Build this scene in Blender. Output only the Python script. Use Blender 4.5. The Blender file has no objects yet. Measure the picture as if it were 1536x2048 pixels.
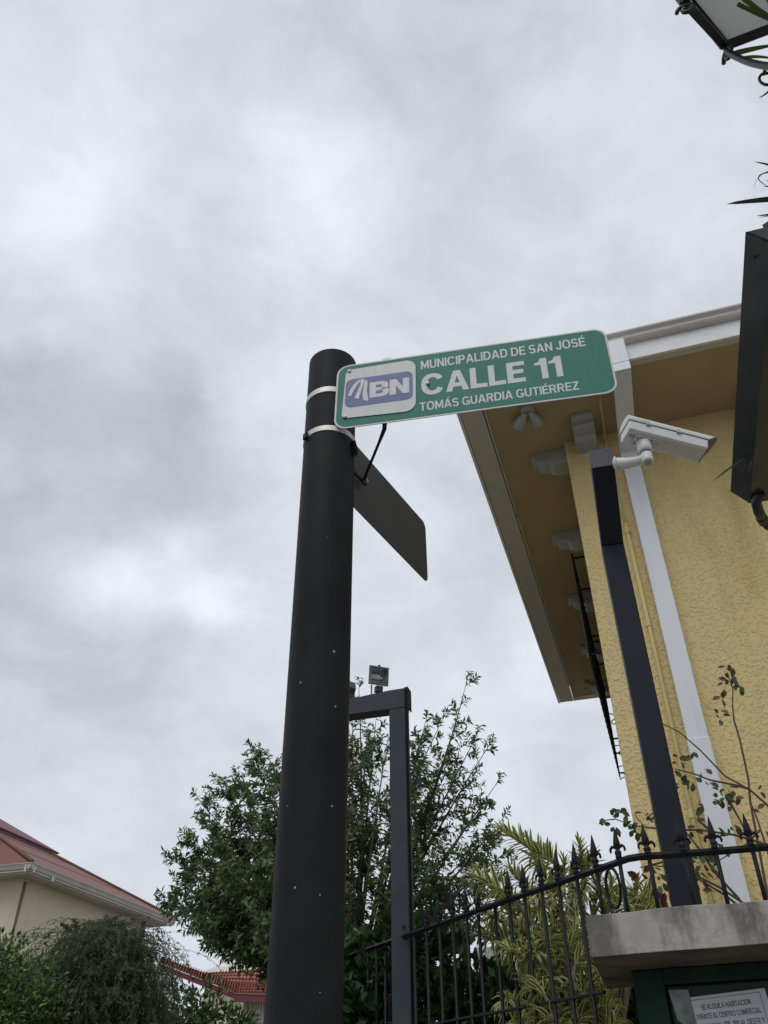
import bpy, math, random
import numpy as np
from mathutils import Vector, Matrix

rnd = random.Random(7)
rng = np.random.default_rng(7)
scene = bpy.context.scene
R_ = math.radians

# ------------------------------------------------------------------ camera
FPX = 1657.0                                   # focal length in pixels of the 1536x2048 photograph
Uc = np.array([-16.0, 2208.0, -FPX]); Uc /= np.linalg.norm(Uc)
Fc = np.array([0, 0, -1.0]); Yc = Fc - Fc.dot(Uc) * Uc; Yc /= np.linalg.norm(Yc); Xc = np.cross(Yc, Uc)
RW = np.array([Xc, Yc, Uc])                    # world from camera axes
CAM = np.array([0.0, 0.0, 1.6])
cd = bpy.data.cameras.new('camera'); cam = bpy.data.objects.new('camera', cd)
scene.collection.objects.link(cam)
cam.matrix_world = Matrix.Translation(Vector(CAM)) @ Matrix(RW.tolist()).to_4x4()
cd.sensor_fit = 'VERTICAL'; cd.sensor_height = 36.0; cd.sensor_width = 27.0
cd.lens = FPX / 2048 * 36.0
cd.clip_start = 0.05; cd.clip_end = 3000
scene.camera = cam

# measuring helpers: the ray through a place seen in the photograph, met with a real plane
def ray(x, y):
    d = RW @ np.array([x - 768.0, 1024.0 - y, -FPX]); return d / np.linalg.norm(d)
def hd(x, y, D):
    d = ray(x, y); return CAM + d * D / math.hypot(d[0], d[1])
def hz(x, y, z):
    d = ray(x, y); return CAM + d * (z - 1.6) / d[2]
def hp(x, y, p, n):
    d = ray(x, y); return CAM + d * ((np.array(p) - CAM).dot(n) / d.dot(n))
def az(a):
    a = R_(a); return np.array([math.sin(a), math.cos(a), 0.0])
UP = np.array([0, 0, 1.0])

# ------------------------------------------------------------------ sky and sun (overcast)
SUN_EL, SUN_AZ = 58.0, 205.0                   # high and behind the camera, very soft
world = bpy.data.worlds.new('World'); scene.world = world; world.use_nodes = True
nt = world.node_tree; nt.nodes.clear(); N = nt.nodes; Lk = nt.links
out = N.new('ShaderNodeOutputWorld'); bg = N.new('ShaderNodeBackground'); Lk.new(bg.outputs[0], out.inputs[0])
SKY_STRENGTH = 0.1
bg.inputs[1].default_value = SKY_STRENGTH
sky = N.new('ShaderNodeTexSky'); sky.sky_type = 'NISHITA'; sky.sun_disc = False
sky.sun_elevation = R_(SUN_EL); sky.sun_rotation = R_(SUN_AZ)
tc = N.new('ShaderNodeTexCoord')
nrm = N.new('ShaderNodeVectorMath'); nrm.operation = 'NORMALIZE'; Lk.new(tc.outputs['Generated'], nrm.inputs[0])
sep = N.new('ShaderNodeSeparateXYZ'); Lk.new(nrm.outputs[0], sep.inputs[0])
def M_(op, a, b=None, clamp=False):
    m = N.new('ShaderNodeMath'); m.operation = op; m.use_clamp = clamp
    for i, v in enumerate((a, b)):
        if v is None: continue
        if isinstance(v, (int, float)): m.inputs[i].default_value = v
        else: Lk.new(v, m.inputs[i])
    return m.outputs[0]
zz = M_('ADD', M_('MAXIMUM', sep.outputs[2], 0.0), 0.35)
cx = M_('DIVIDE', sep.outputs[0], zz); cy = M_('DIVIDE', sep.outputs[1], zz)
comb = N.new('ShaderNodeCombineXYZ'); Lk.new(cx, comb.inputs[0]); Lk.new(cy, comb.inputs[1])
def sky_noise(scale, detail, rough, dist, off, vec=None):
    mp = N.new('ShaderNodeMapping'); mp.inputs['Location'].default_value = off
    Lk.new(vec or comb.outputs[0], mp.inputs[0])
    n = N.new('ShaderNodeTexNoise'); n.inputs['Scale'].default_value = scale
    n.inputs['Detail'].default_value = detail; n.inputs['Roughness'].default_value = rough
    n.inputs['Distortion'].default_value = dist
    Lk.new(mp.outputs[0], n.inputs['Vector']); return n
flat = N.new('ShaderNodeVectorMath'); flat.operation = 'MULTIPLY'; Lk.new(nrm.outputs[0], flat.inputs[0]); flat.inputs[1].default_value = (1, 1, 1.5)
n1 = sky_noise(2.4, 5, 0.5, 0.15, (3.1, 1.7, 0), flat.outputs[0])
n2 = sky_noise(6.5, 9, 0.60, 0.3, (0.4, 5.2, 2.3), flat.outputs[0])
# where the overcast is thick or thin: broad soft masses of the cloud deck
wob = sky_noise(3.2, 6, 0.58, 0.0, (7.7, 2.1, 0), nrm.outputs[0])
wv = N.new('ShaderNodeVectorMath'); wv.operation = 'MULTIPLY_ADD'
Lk.new(wob.outputs['Color'], wv.inputs[0]); wv.inputs[1].default_value = (0.30,) * 3
sub = N.new('ShaderNodeVectorMath'); sub.operation = 'ADD'
Lk.new(nrm.outputs[0], sub.inputs[0]); sub.inputs[1].default_value = (-0.15,) * 3
Lk.new(sub.outputs[0], wv.inputs[2])
wn = N.new('ShaderNodeVectorMath'); wn.operation = 'NORMALIZE'; Lk.new(wv.outputs[0], wn.inputs[0])
def mass(d, rad, amp):
    dot = N.new('ShaderNodeVectorMath'); dot.operation = 'DOT_PRODUCT'
    Lk.new(wn.outputs[0], dot.inputs[0]); dot.inputs[1].default_value = tuple(d)
    c = math.cos(R_(rad))
    t = M_('DIVIDE', M_('SUBTRACT', dot.outputs['Value'], c), 1 - c, clamp=True)
    return M_('MULTIPLY', M_('MULTIPLY', t, t), amp)
tot = M_('ADD', M_('MULTIPLY', M_('SUBTRACT', n1.outputs['Fac'], 0.5), 0.36),
         M_('MULTIPLY', M_('SUBTRACT', n2.outputs['Fac'], 0.5), 0.56))
for px, py, rad, amp in ((90, 830, 15, -0.24), (400, 960, 9, -0.10), (620, 400, 7, 0.20), (270, 1150, 6, 0.26),
                         (440, 1235, 4, 0.24), (40, 240, 11, 0.10), (860, 780, 7, 0.03), (960, 1480, 10, 0.10),
                         (80, 1400, 14, -0.06), (760, 120, 12, -0.02), (1000, 1130, 8, -0.07), (1330, 420, 9, 0.07),
                         (400, 1880, 9, -0.05), (480, 860, 6, 0.12), (40, 540, 8, 0.14), (200, 1600, 8, 0.04),
                         (380, 640, 8, -0.03), (1000, 300, 12, -0.04)):
    tot = M_('ADD', tot, mass(ray(px, py), rad, amp))
for d, rad, amp in (((0.5, -0.8, 0.5), 40, 0.10), ((-0.8, -0.5, 0.4), 35, -0.05), ((0.9, 0.2, 0.4), 30, 0.04)):
    v = np.array(d); tot = M_('ADD', tot, mass(v / np.linalg.norm(v), rad, amp))
ramp = N.new('ShaderNodeValToRGB'); Lk.new(M_('ADD', tot, 0.5), ramp.inputs[0])
e = ramp.color_ramp.elements
e[0].position = 0.10; e[0].color = (0.365, 0.390, 0.425, 1)
e[1].position = 0.88; e[1].color = (0.900, 0.935, 1.0, 1)
for p, c in ((0.35, (0.520, 0.552, 0.600)), (0.50, (0.635, 0.672, 0.730)), (0.66, (0.745, 0.785, 0.855))):
    el = ramp.color_ramp.elements.new(p); el.color = (*c, 1)
scl = N.new('ShaderNodeVectorMath'); scl.operation = 'SCALE'; Lk.new(ramp.outputs[0], scl.inputs[0])
scl.inputs[3].default_value = 1.08 / SKY_STRENGTH
mx = N.new('ShaderNodeMix'); mx.data_type = 'RGBA'; mx.inputs[0].default_value = 0.04
Lk.new(scl.outputs[0], mx.inputs[6]); Lk.new(sky.outputs[0], mx.inputs[7]); Lk.new(mx.outputs[2], bg.inputs[0])

sd = bpy.data.lights.new('sun', 'SUN'); sd.energy = 1.1; sd.angle = R_(40); sd.color = (1, 0.97, 0.92)
sun = bpy.data.objects.new('sun', sd); scene.collection.objects.link(sun)
sdir = Vector((math.sin(R_(SUN_AZ)) * math.cos(R_(SUN_EL)), math.cos(R_(SUN_AZ)) * math.cos(R_(SUN_EL)), math.sin(R_(SUN_EL))))
sun.rotation_euler = sdir.to_track_quat('Z', 'Y').to_euler(); sun.location = (0, 0, 30)
vs = scene.view_settings
vs.view_transform = 'Standard'; vs.look = 'None'; vs.gamma = 1.0; vs.use_curve_mapping = False; vs.exposure = 0.0
scene.cycles.max_bounces = 6

# ------------------------------------------------------------------ materials
def mat(name, col, rough=0.6, metal=0.0, vary=0.12, vscale=6.0, bump=0.0, bscale=60.0, bdist=0.004,
        spec=0.5, stretch=None, col2=None, cscale=None, cpos=(0.42, 0.62), bump2=None):
    m = bpy.data.materials.new(name); m.use_nodes = True
    n = m.node_tree.nodes; l = m.node_tree.links; b = n['Principled BSDF']
    b.inputs['Roughness'].default_value = rough; b.inputs['Metallic'].default_value = metal
    b.inputs['Specular IOR Level'].default_value = spec
    t = n.new('ShaderNodeTexCoord'); v = t.outputs['Object']
    if stretch:
        mp = n.new('ShaderNodeMapping'); mp.inputs['Scale'].default_value = stretch; l.new(v, mp.inputs[0]); vv = mp.outputs[0]
    else: vv = v
    no = n.new('ShaderNodeTexNoise'); no.inputs['Scale'].default_value = vscale; no.inputs['Detail'].default_value = 6
    l.new(vv, no.inputs['Vector'])
    r = n.new('ShaderNodeValToRGB'); l.new(no.outputs['Fac'], r.inputs[0])
    r.color_ramp.elements[0].position = 0.3; r.color_ramp.elements[1].position = 0.7
    r.color_ramp.elements[0].color = (*[c * (1 - vary) for c in col], 1)
    r.color_ramp.elements[1].color = (*[min(1, c * (1 + vary)) for c in col], 1)
    res = r.outputs[0]
    if col2:
        n2_ = n.new('ShaderNodeTexNoise'); n2_.inputs['Scale'].default_value = cscale or 3; n2_.inputs['Detail'].default_value = 8
        n2_.inputs['Roughness'].default_value = 0.65
        l.new(vv, n2_.inputs['Vector'])
        r2 = n.new('ShaderNodeValToRGB'); r2.color_ramp.elements[0].position = cpos[0]; r2.color_ramp.elements[1].position = cpos[1]
        l.new(n2_.outputs['Fac'], r2.inputs[0])
        mm = n.new('ShaderNodeMix'); mm.data_type = 'RGBA'
        l.new(r2.outputs[0], mm.inputs[0]); l.new(res, mm.inputs[6]); mm.inputs[7].default_value = (*col2, 1)
        res = mm.outputs[2]
    l.new(res, b.inputs['Base Color'])
    if bump:
        nb = n.new('ShaderNodeTexNoise'); nb.inputs['Scale'].default_value = bscale; nb.inputs['Detail'].default_value = 4
        l.new(v, nb.inputs['Vector'])
        bp = n.new('ShaderNodeBump'); bp.inputs['Strength'].default_value = bump; bp.inputs['Distance'].default_value = bdist
        l.new(nb.outputs['Fac'], bp.inputs['Height']); last = bp.outputs[0]
        if bump2:
            nb2 = n.new('ShaderNodeTexNoise'); nb2.inputs['Scale'].default_value = bump2[0]; nb2.inputs['Detail'].default_value = 3
            l.new(v, nb2.inputs['Vector'])
            bp2 = n.new('ShaderNodeBump'); bp2.inputs['Strength'].default_value = bump2[1]; bp2.inputs['Distance'].default_value = bump2[2]
            l.new(nb2.outputs['Fac'], bp2.inputs['Height']); l.new(last, bp2.inputs['Normal']); last = bp2.outputs[0]
        l.new(last, b.inputs['Normal'])
    return m

def stucco(name, col):
    """lumpy hand-thrown plaster: overlapping blobs of two sizes over a slow trowel wave"""
    m = mat(name, col, 0.85, vary=0.06, vscale=1.1, spec=0.2, stretch=(1.6, 1.6, .35), col2=tuple(c * k for c, k in zip(col, (.80, .77, .68))), cscale=2.2, cpos=(.50, .72))
    n = m.node_tree.nodes; l = m.node_tree.links; b = n['Principled BSDF']
    t = n.new('ShaderNodeTexCoord')
    a = n.new('ShaderNodeTexNoise'); a.inputs['Scale'].default_value = 48; a.inputs['Detail'].default_value = 5; a.inputs['Roughness'].default_value = .5
    l.new(t.outputs['Object'], a.inputs['Vector'])
    rr = n.new('ShaderNodeValToRGB'); rr.color_ramp.interpolation = 'EASE'
    rr.color_ramp.elements[0].position = .47; rr.color_ramp.elements[1].position = .66; l.new(a.outputs['Fac'], rr.inputs[0])
    c = n.new('ShaderNodeTexNoise'); c.inputs['Scale'].default_value = 85; c.inputs['Detail'].default_value = 4
    l.new(t.outputs['Object'], c.inputs['Vector'])
    g = n.new('ShaderNodeTexNoise'); g.inputs['Scale'].default_value = 5; g.inputs['Detail'].default_value = 2
    l.new(t.outputs['Object'], g.inputs['Vector'])
    b0 = n.new('ShaderNodeBump'); b0.inputs['Strength'].default_value = .6; b0.inputs['Distance'].default_value = .02
    l.new(g.outputs['Fac'], b0.inputs['Height'])
    b1 = n.new('ShaderNodeBump'); b1.inputs['Strength'].default_value = .85; b1.inputs['Distance'].default_value = .0042
    l.new(rr.outputs[0], b1.inputs['Height']); l.new(b0.outputs[0], b1.inputs['Normal'])
    b2 = n.new('ShaderNodeBump'); b2.inputs['Strength'].default_value = .7; b2.inputs['Distance'].default_value = .0045
    l.new(c.outputs['Fac'], b2.inputs['Height']); l.new(b1.outputs[0], b2.inputs['Normal'])
    l.new(b2.outputs[0], b.inputs['Normal'])
    return m

def leafmat(name, cols, rough=0.45, trans=0.25, spec=0.5):
    """each leaf has its own tone (a random number stored on the leaf)"""
    m = bpy.data.materials.new(name); m.use_nodes = True
    n = m.node_tree.nodes; l = m.node_tree.links; b = n['Principled BSDF']; o = n['Material Output']
    at = n.new('ShaderNodeAttribute'); at.attribute_name = 'tone'
    r = n.new('ShaderNodeValToRGB'); l.new(at.outputs['Fac'], r.inputs[0])
    el = r.color_ramp.elements; el[0].color = (*cols[0], 1); el[1].color = (*cols[-1], 1)
    for i, c in enumerate(cols[1:-1]):
        q = el.new((i + 1) / (len(cols) - 1)); q.color = (*c, 1)
    l.new(r.outputs[0], b.inputs['Base Color'])
    b.inputs['Roughness'].default_value = rough; b.inputs['Specular IOR Level'].default_value = spec
    tr = n.new('ShaderNodeBsdfTranslucent'); l.new(r.outputs[0], tr.inputs[0])
    mx_ = n.new('ShaderNodeMixShader'); mx_.inputs[0].default_value = trans
    l.new(b.outputs[0], mx_.inputs[1]); l.new(tr.outputs[0], mx_.inputs[2]); l.new(mx_.outputs[0], o.inputs[0])
    return m

def variegated():
    m = bpy.data.materials.new('variegated_leaf'); m.use_nodes = True
    n = m.node_tree.nodes; l = m.node_tree.links; b = n['Principled BSDF']; o = n['Material Output']
    uv = n.new('ShaderNodeUVMap'); s = n.new('ShaderNodeSeparateXYZ'); l.new(uv.outputs[0], s.inputs[0])
    no = n.new('ShaderNodeTexNoise'); no.inputs['Scale'].default_value = 3
    t = n.new('ShaderNodeTexCoord'); l.new(t.outputs['Object'], no.inputs['Vector'])
    a = n.new('ShaderNodeMath'); a.operation = 'SUBTRACT'; l.new(s.outputs[0], a.inputs[0]); a.inputs[1].default_value = 0.5
    c = n.new('ShaderNodeMath'); c.operation = 'ABSOLUTE'; l.new(a.outputs[0], c.inputs[0])
    r = n.new('ShaderNodeValToRGB'); l.new(c.outputs[0], r.inputs[0])
    el = r.color_ramp.elements; el[0].position = 0.0; el[0].color = (.12, .17, .05, 1)
    el[1].position = .38; el[1].color = (.66, .64, .28, 1)
    q = el.new(.20); q.color = (.07, .125, .035, 1)
    q = el.new(.27); q.color = (.52, .53, .19, 1)
    hsv = n.new('ShaderNodeHueSaturation'); oi = n.new('ShaderNodeObjectInfo')
    at = n.new('ShaderNodeAttribute'); at.attribute_name = 'tone'
    ad = n.new('ShaderNodeMath'); ad.operation = 'MULTIPLY_ADD'; l.new(at.outputs['Fac'], ad.inputs[0]); ad.inputs[1].default_value = .5; ad.inputs[2].default_value = .7
    l.new(r.outputs[0], hsv.inputs['Color']); l.new(ad.outputs[0], hsv.inputs['Value'])
    l.new(hsv.outputs[0], b.inputs['Base Color']); b.inputs['Roughness'].default_value = .5
    tr = n.new('ShaderNodeBsdfTranslucent'); l.new(hsv.outputs[0], tr.inputs[0])
    mx_ = n.new('ShaderNodeMixShader'); mx_.inputs[0].default_value = .25
    l.new(b.outputs[0], mx_.inputs[1]); l.new(tr.outputs[0], mx_.inputs[2]); l.new(mx_.outputs[0], o.inputs[0])
    return m

MT = dict(
    pole=mat('black_pole_paint', (.0090, .0110, .0155), .6, spec=.14, vary=.22, vscale=5, bump=.35, bscale=160, bdist=.0015, col2=(.015, .016, .018), cscale=2.5, bump2=(14, .3, .004)),
    chip=mat('bare_chip', (.26, .25, .22), .8),
    steel=mat('band_steel', (.55, .54, .50), .5, .6, vary=.1, vscale=20),
    sign_green=mat('sign_green', (.012, .158, .112), .5, spec=.3, vary=.10, vscale=26, stretch=(6, 6, .4), bump=.15, bscale=8, bdist=.002),
    sign_white=mat('sign_white', (.53, .54, .54), .42, vary=.07, vscale=26, stretch=(6, 6, .4)),
    sign_blue=mat('sign_blue', (.060, .095, .25), .45, vary=.12, vscale=12),
    sign_back=mat('sign_back', (.050, .052, .052), .5, .2, spec=.3, vary=.15, vscale=4),
    screw=mat('screw_steel', (.38, .37, .35), .45, .6),
    iron=mat('painted_iron', (.008, .009, .012), .48, spec=.22, col2=(.028, .020, .015), cscale=16, cpos=(.58, .72), vary=.2, vscale=12, bump=.5, bscale=110, bdist=.002),
    post=mat('grey_post_paint', (.0145, .018, .0265), .5, spec=.18, vary=.12, vscale=3, bump=.2, bscale=120, bdist=.001),
    gate=mat('gate_post_paint', (.028, .037, .052), .5, spec=.25, vary=.15, vscale=4, col2=(.045, .048, .054), cscale=3),
    tread=mat('tread_plate', (.022, .027, .038), .45, vary=.2, vscale=20),
    wall=stucco('yellow_stucco', (.700, .555, .275)),
    soffit=mat('shaded_yellow_soffit', (.41, .325, .185), .8, vary=.07, vscale=1.5, spec=.2, col2=(.34, .265, .145), cscale=1.8, cpos=(.50, .75), bump=.2, bscale=40, bdist=.002),  # wall yellow darkened, shade under the eaves put into the colour
    trim=mat('white_trim', (.72, .72, .73), .5, vary=.04, vscale=4, col2=(.58, .56, .53), cscale=5, cpos=(.55, .75)),
    soffit_edge=mat('shaded_white_edge', (.52, .49, .45), .6, vary=.06, vscale=5, bump=.2, bscale=40, bdist=.002),  # white paint taken down to taupe, eave shade put into the colour
    gutter=mat('gutter_paint', (.58, .54, .52), .5, vary=.06, vscale=4),
    pipe=mat('downpipe_white', (.70, .72, .76), .42, vary=.05, vscale=2.5, stretch=(6, 6, .5), col2=(.58, .59, .60), cscale=2.5, cpos=(.52, .75), bump=.15, bscale=3, bdist=.004),
    conduit=mat('yellow_conduit', (.62, .50, .22), .6, vary=.05),
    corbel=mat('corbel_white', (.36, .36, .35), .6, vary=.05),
    camera=mat('camera_white', (.60, .61, .60), .38, vary=.03, vscale=8),
    camdark=mat('camera_seam', (.04, .04, .05), .5),
    glass=mat('dark_glass', (.03, .034, .036), .08, vary=.05),
    camfront=mat('camera_hood_shade', (.085, .085, .082), .5, vary=.1),
    mark=mat('ink_blue', (.03, .05, .2), .6),
    concrete=mat('weathered_concrete', (.400, .375, .335), .9, vary=.20, vscale=9, bump=.6, bscale=70, bdist=.004, spec=.2,
                 col2=(.155, .145, .13), cscale=3.2, cpos=(.46, .56), stretch=(1, 1, .45), bump2=(14, .5, .006)),
    coping_under=mat('brown_underside', (.115, .095, .070), .95, vary=.35, vscale=7, bump=.6, bscale=60, bdist=.004, spec=.1),
    green=mat('dark_green_paint', (.014, .036, .026), .7, spec=.2, vary=.3, vscale=9, bump=.3, bscale=50, bdist=.003),
    niche=mat('niche_green_paint', (.018, .040, .030), .5, spec=.3, vary=.2, vscale=6),
    paper=mat('paper', (.66, .65, .70), .7, vary=.03),
    tape=mat('clear_tape', (.13, .155, .15), .15, vary=.45, vscale=30),
    ink=mat('black_ink', (.06, .06, .07), .7),
    bark=mat('bark', (.085, .075, .062), .9, vary=.25, vscale=30, bump=.6, bscale=60, bdist=.004),
    bark2=mat('grey_twig', (.14, .11, .08), .85, vary=.2, vscale=30),
    weep_stem=mat('weeping_stem', (.045, .055, .03), .8, vary=.2, vscale=20),
    rosestem=mat('rose_stem', (.10, .075, .050), .7, vary=.3, vscale=40),
    red_roof=mat('red_metal_roof', (.165, .062, .042), .6, vary=.10, vscale=2, col2=(.17, .060, .050), cscale=1.5, bump=.3, bscale=30, bdist=.004),
    dark_red=mat('dark_red_edge', (.15, .035, .045), .6),
    cream=mat('cream_wall', (.60, .54, .42), .85, vary=.07, vscale=1.0, stretch=(1, 1, .4), col2=(.47, .42, .33), cscale=1.3, cpos=(.5, .75), spec=.2, bump=.2, bscale=20, bdist=.005),
    cream_trim=mat('cream_gutter', (.40, .39, .35), .55, vary=.1, vscale=3),
    stain=mat('wall_stain', (.16, .14, .11), .9),
    tile=mat('clay_tile', (.31, .090, .055), .8, vary=.28, vscale=5, spec=.2, col2=(.21, .07, .05), cscale=7),
    pale_roof=mat('pale_roof', (.50, .49, .42), .6, vary=.05),
    corrug=mat('white_cladding', (.55, .55, .55), .6, vary=.08, vscale=2),
    ochre=mat('ochre_wall', (.15, .10, .045), .85, vary=.15, vscale=4),
    leaf_tree=leafmat('tree_leaf', [(.052, .088, .040), (.090, .148, .058), (.135, .205, .080), (.21, .29, .12)], .5, .38, .35),
    leaf_dark=leafmat('dark_leaf', [(.010, .028, .010), (.018, .048, .014), (.034, .085, .020)], .5, .2, .3),
    leaf_hedge=leafmat('hedge_leaf', [(.024, .055, .016), (.048, .105, .024), (.090, .165, .035), (.17, .26, .05)], .45, .22),
    leaf_hedge2=leafmat('hedge_leaf_dark', [(.030, .062, .018), (.055, .110, .026), (.10, .18, .040)], .45, .2),
    leaf_weep=leafmat('weeping_leaf', [(.055, .078, .045), (.088, .120, .065), (.13, .17, .092)], .65, .3, .2),
    leaf_rose=leafmat('rose_leaf', [(.055, .095, .035), (.070, .105, .042), (.080, .075, .040), (.13, .055, .040)], .45, .3),
    leaf_red=leafmat('bronze_leaf', [(.09, .028, .020), (.12, .040, .026), (.10, .06, .035)], .5, .2),
    varie=variegated(),
    blade=leafmat('blade_leaf', [(.05, .10, .02), (.10, .15, .03)], .5, .25),
    blade_dark=leafmat('blade_leaf_dark', [(.03, .04, .03), (.05, .06, .045)], .5, .15),
    planter=mat('planter_metal', (.055, .062, .072), .28, .6, vary=.3, vscale=3, stretch=(2.5, 1, 1), bump=.25, bscale=5, bdist=.01),
    redpot=mat('red_pot', (.07, .014, .010), .6, spec=.3),
    lantern=mat('lantern_iron', (.014, .017, .022), .45, vary=.2, vscale=10, bump=.3, bscale=60, bdist=.001),
    lampglass=leafmat('milky_pane', [(.60, .66, .68), (.60, .66, .68)], .25, .8, .5),
    reflector=mat('reflector', (.34, .38, .38), .22, .7, vary=.25, vscale=18),
    floodbody=mat('flood_body', (.11, .12, .14), .5, vary=.15),
    asphalt=mat('asphalt', (.05, .05, .052), .9, vary=.2, vscale=8, bump=.5, bscale=120, bdist=.004),
    paving=mat('paving', (.30, .29, .27), .85, vary=.15, vscale=3, bump=.3, bscale=50, bdist=.003),
    grass=mat('dry_ground', (.17, .155, .12), .9, vary=.3, vscale=8, bump=.8, bscale=60, bdist=.02),
)

# ------------------------------------------------------------------ mesh helpers
COL = scene.collection
def thing(name, label, cat, loc=(0, 0, 0), group=None):
    o = bpy.data.objects.new(name, None); COL.objects.link(o); o.location = tuple(map(float, loc))
    o.empty_display_size = .1; o['label'] = label; o['category'] = cat
    if group: o['group'] = group
    return o
def origin(p):
    v = np.zeros(3)
    while p is not None: v += np.array(p.location); p = p.parent
    return v
class MB:
    def __init__(s): s.v = []; s.f = []; s.uv = None
    def add(s, vs_, fs):
        o = len(s.v); s.v += [tuple(map(float, q)) for q in vs_]; s.f += [tuple(o + i for i in f) for f in fs]; return s
    def box(s, c, ax, ay, azv, hx, hy, hz_):
        c = np.array(c, float); P = []
        for k in (-1, 1):
            for j in (-1, 1):
                for i in (-1, 1): P.append(c + i * hx * np.array(ax) + j * hy * np.array(ay) + k * hz_ * np.array(azv))
        return s.add(P, [(0, 2, 3, 1), (4, 5, 7, 6), (0, 1, 5, 4), (2, 6, 7, 3), (0, 4, 6, 2), (1, 3, 7, 5)])
    def bar(s, a, b, w, h=None, up=UP):
        a = np.array(a, float); b = np.array(b, float); d = b - a; L = np.linalg.norm(d); d /= L
        if abs(d.dot(up)) > .99: up = np.array([0, 1.0, 0])
        x = np.cross(d, up); x /= np.linalg.norm(x); y = np.cross(x, d)
        return s.box((a + b) / 2, x, y, d, w / 2, (h or w) / 2, L / 2)
    def prism(s, poly, e, cap=True):
        """poly: list of 3D points, extruded by the vector e"""
        n = len(poly); P = [np.array(p, float) for p in poly]; Q = [p + np.array(e) for p in P]
        fs = [(i, (i + 1) % n, n + (i + 1) % n, n + i) for i in range(n)]
        if cap: fs += [tuple(range(n))[::-1], tuple(range(n, 2 * n))]
        return s.add(P + Q, fs)
    def tube(s, pts, rad, sides=6, cap=True):
        pts = [np.array(p, float) for p in pts]; n = len(pts)
        if isinstance(rad, (int, float)): rad = [rad] * n
        P = []; ref = None
        for i in range(n):
            t = pts[min(i + 1, n - 1)] - pts[max(i - 1, 0)]; t = t / (np.linalg.norm(t) + 1e-9)
            if ref is None: ref = np.array([0, 0, 1.0]) if abs(t[2]) < .9 else np.array([1.0, 0, 0])
            x = np.cross(t, ref); x /= np.linalg.norm(x) + 1e-9; y = np.cross(x, t); ref = y
            for k in range(sides):
                a = 2 * math.pi * k / sides; P.append(pts[i] + rad[i] * (math.cos(a) * x + math.sin(a) * y))
        fs = [(i * sides + k, i * sides + (k + 1) % sides, (i + 1) * sides + (k + 1) % sides, (i + 1) * sides + k)
              for i in range(n - 1) for k in range(sides)]
        if cap: fs += [tuple(range(sides))[::-1], tuple((n - 1) * sides + k for k in range(sides))]
        return s.add(P, fs)
    def lathe(s, base, prof, sides=16):
        """prof: (radius, height) pairs"""
        base = np.array(base, float); P = []
        for r, h in prof:
            for k in range(sides):
                a = 2 * math.pi * k / sides; P.append(base + np.array([r * math.cos(a), r * math.sin(a), h]))
        n = len(prof)
        fs = [(i * sides + k, i * sides + (k + 1) % sides, (i + 1) * sides + (k + 1) % sides, (i + 1) * sides + k)
              for i in range(n - 1) for k in range(sides)]
        fs += [tuple(range(sides))[::-1], tuple((n - 1) * sides + k for k in range(sides))]
        return s.add(P, fs)
    def build(s, name, m, parent=None, smooth=False, bevel=0, org=None, label=None, kind=None, seg=2):
        me = bpy.data.meshes.new(name)
        o0 = origin(parent) if org is None else np.array(org, float)
        me.from_pydata([tuple(np.array(v) - o0) for v in s.v], [], s.f)
        if smooth: me.polygons.foreach_set('use_smooth', [True] * len(me.polygons))
        me.materials.append(MT[m]); me.update()
        o = bpy.data.objects.new(name, me); COL.objects.link(o)
        if parent is not None: o.parent = parent
        elif org is not None: o.location = tuple(map(float, org))
        if bevel:
            b = o.modifiers.new('bevel', 'BEVEL'); b.width = bevel; b.segments = seg; b.limit_method = 'ANGLE'; b.angle_limit = R_(35)
        if smooth == 'auto' or bevel:
            pass
        if label: o['label'] = label
        if kind: o['kind'] = kind
        return o
def struct(name, mb, m):
    return mb.build(name, m, None, kind='structure', org=(0, 0, 0))
def rounded(w0, w1, h0, h1, r, seg=6):
    P = []
    for cx_, cy_, a0 in ((w1 - r, h1 - r, 0), (w0 + r, h1 - r, 90), (w0 + r, h0 + r, 180), (w1 - r, h0 + r, 270)):
        for k in range(seg + 1):
            a = R_(a0 + 90 * k / seg); P.append((cx_ + r * math.cos(a), cy_ + r * math.sin(a)))
    return P

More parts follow.
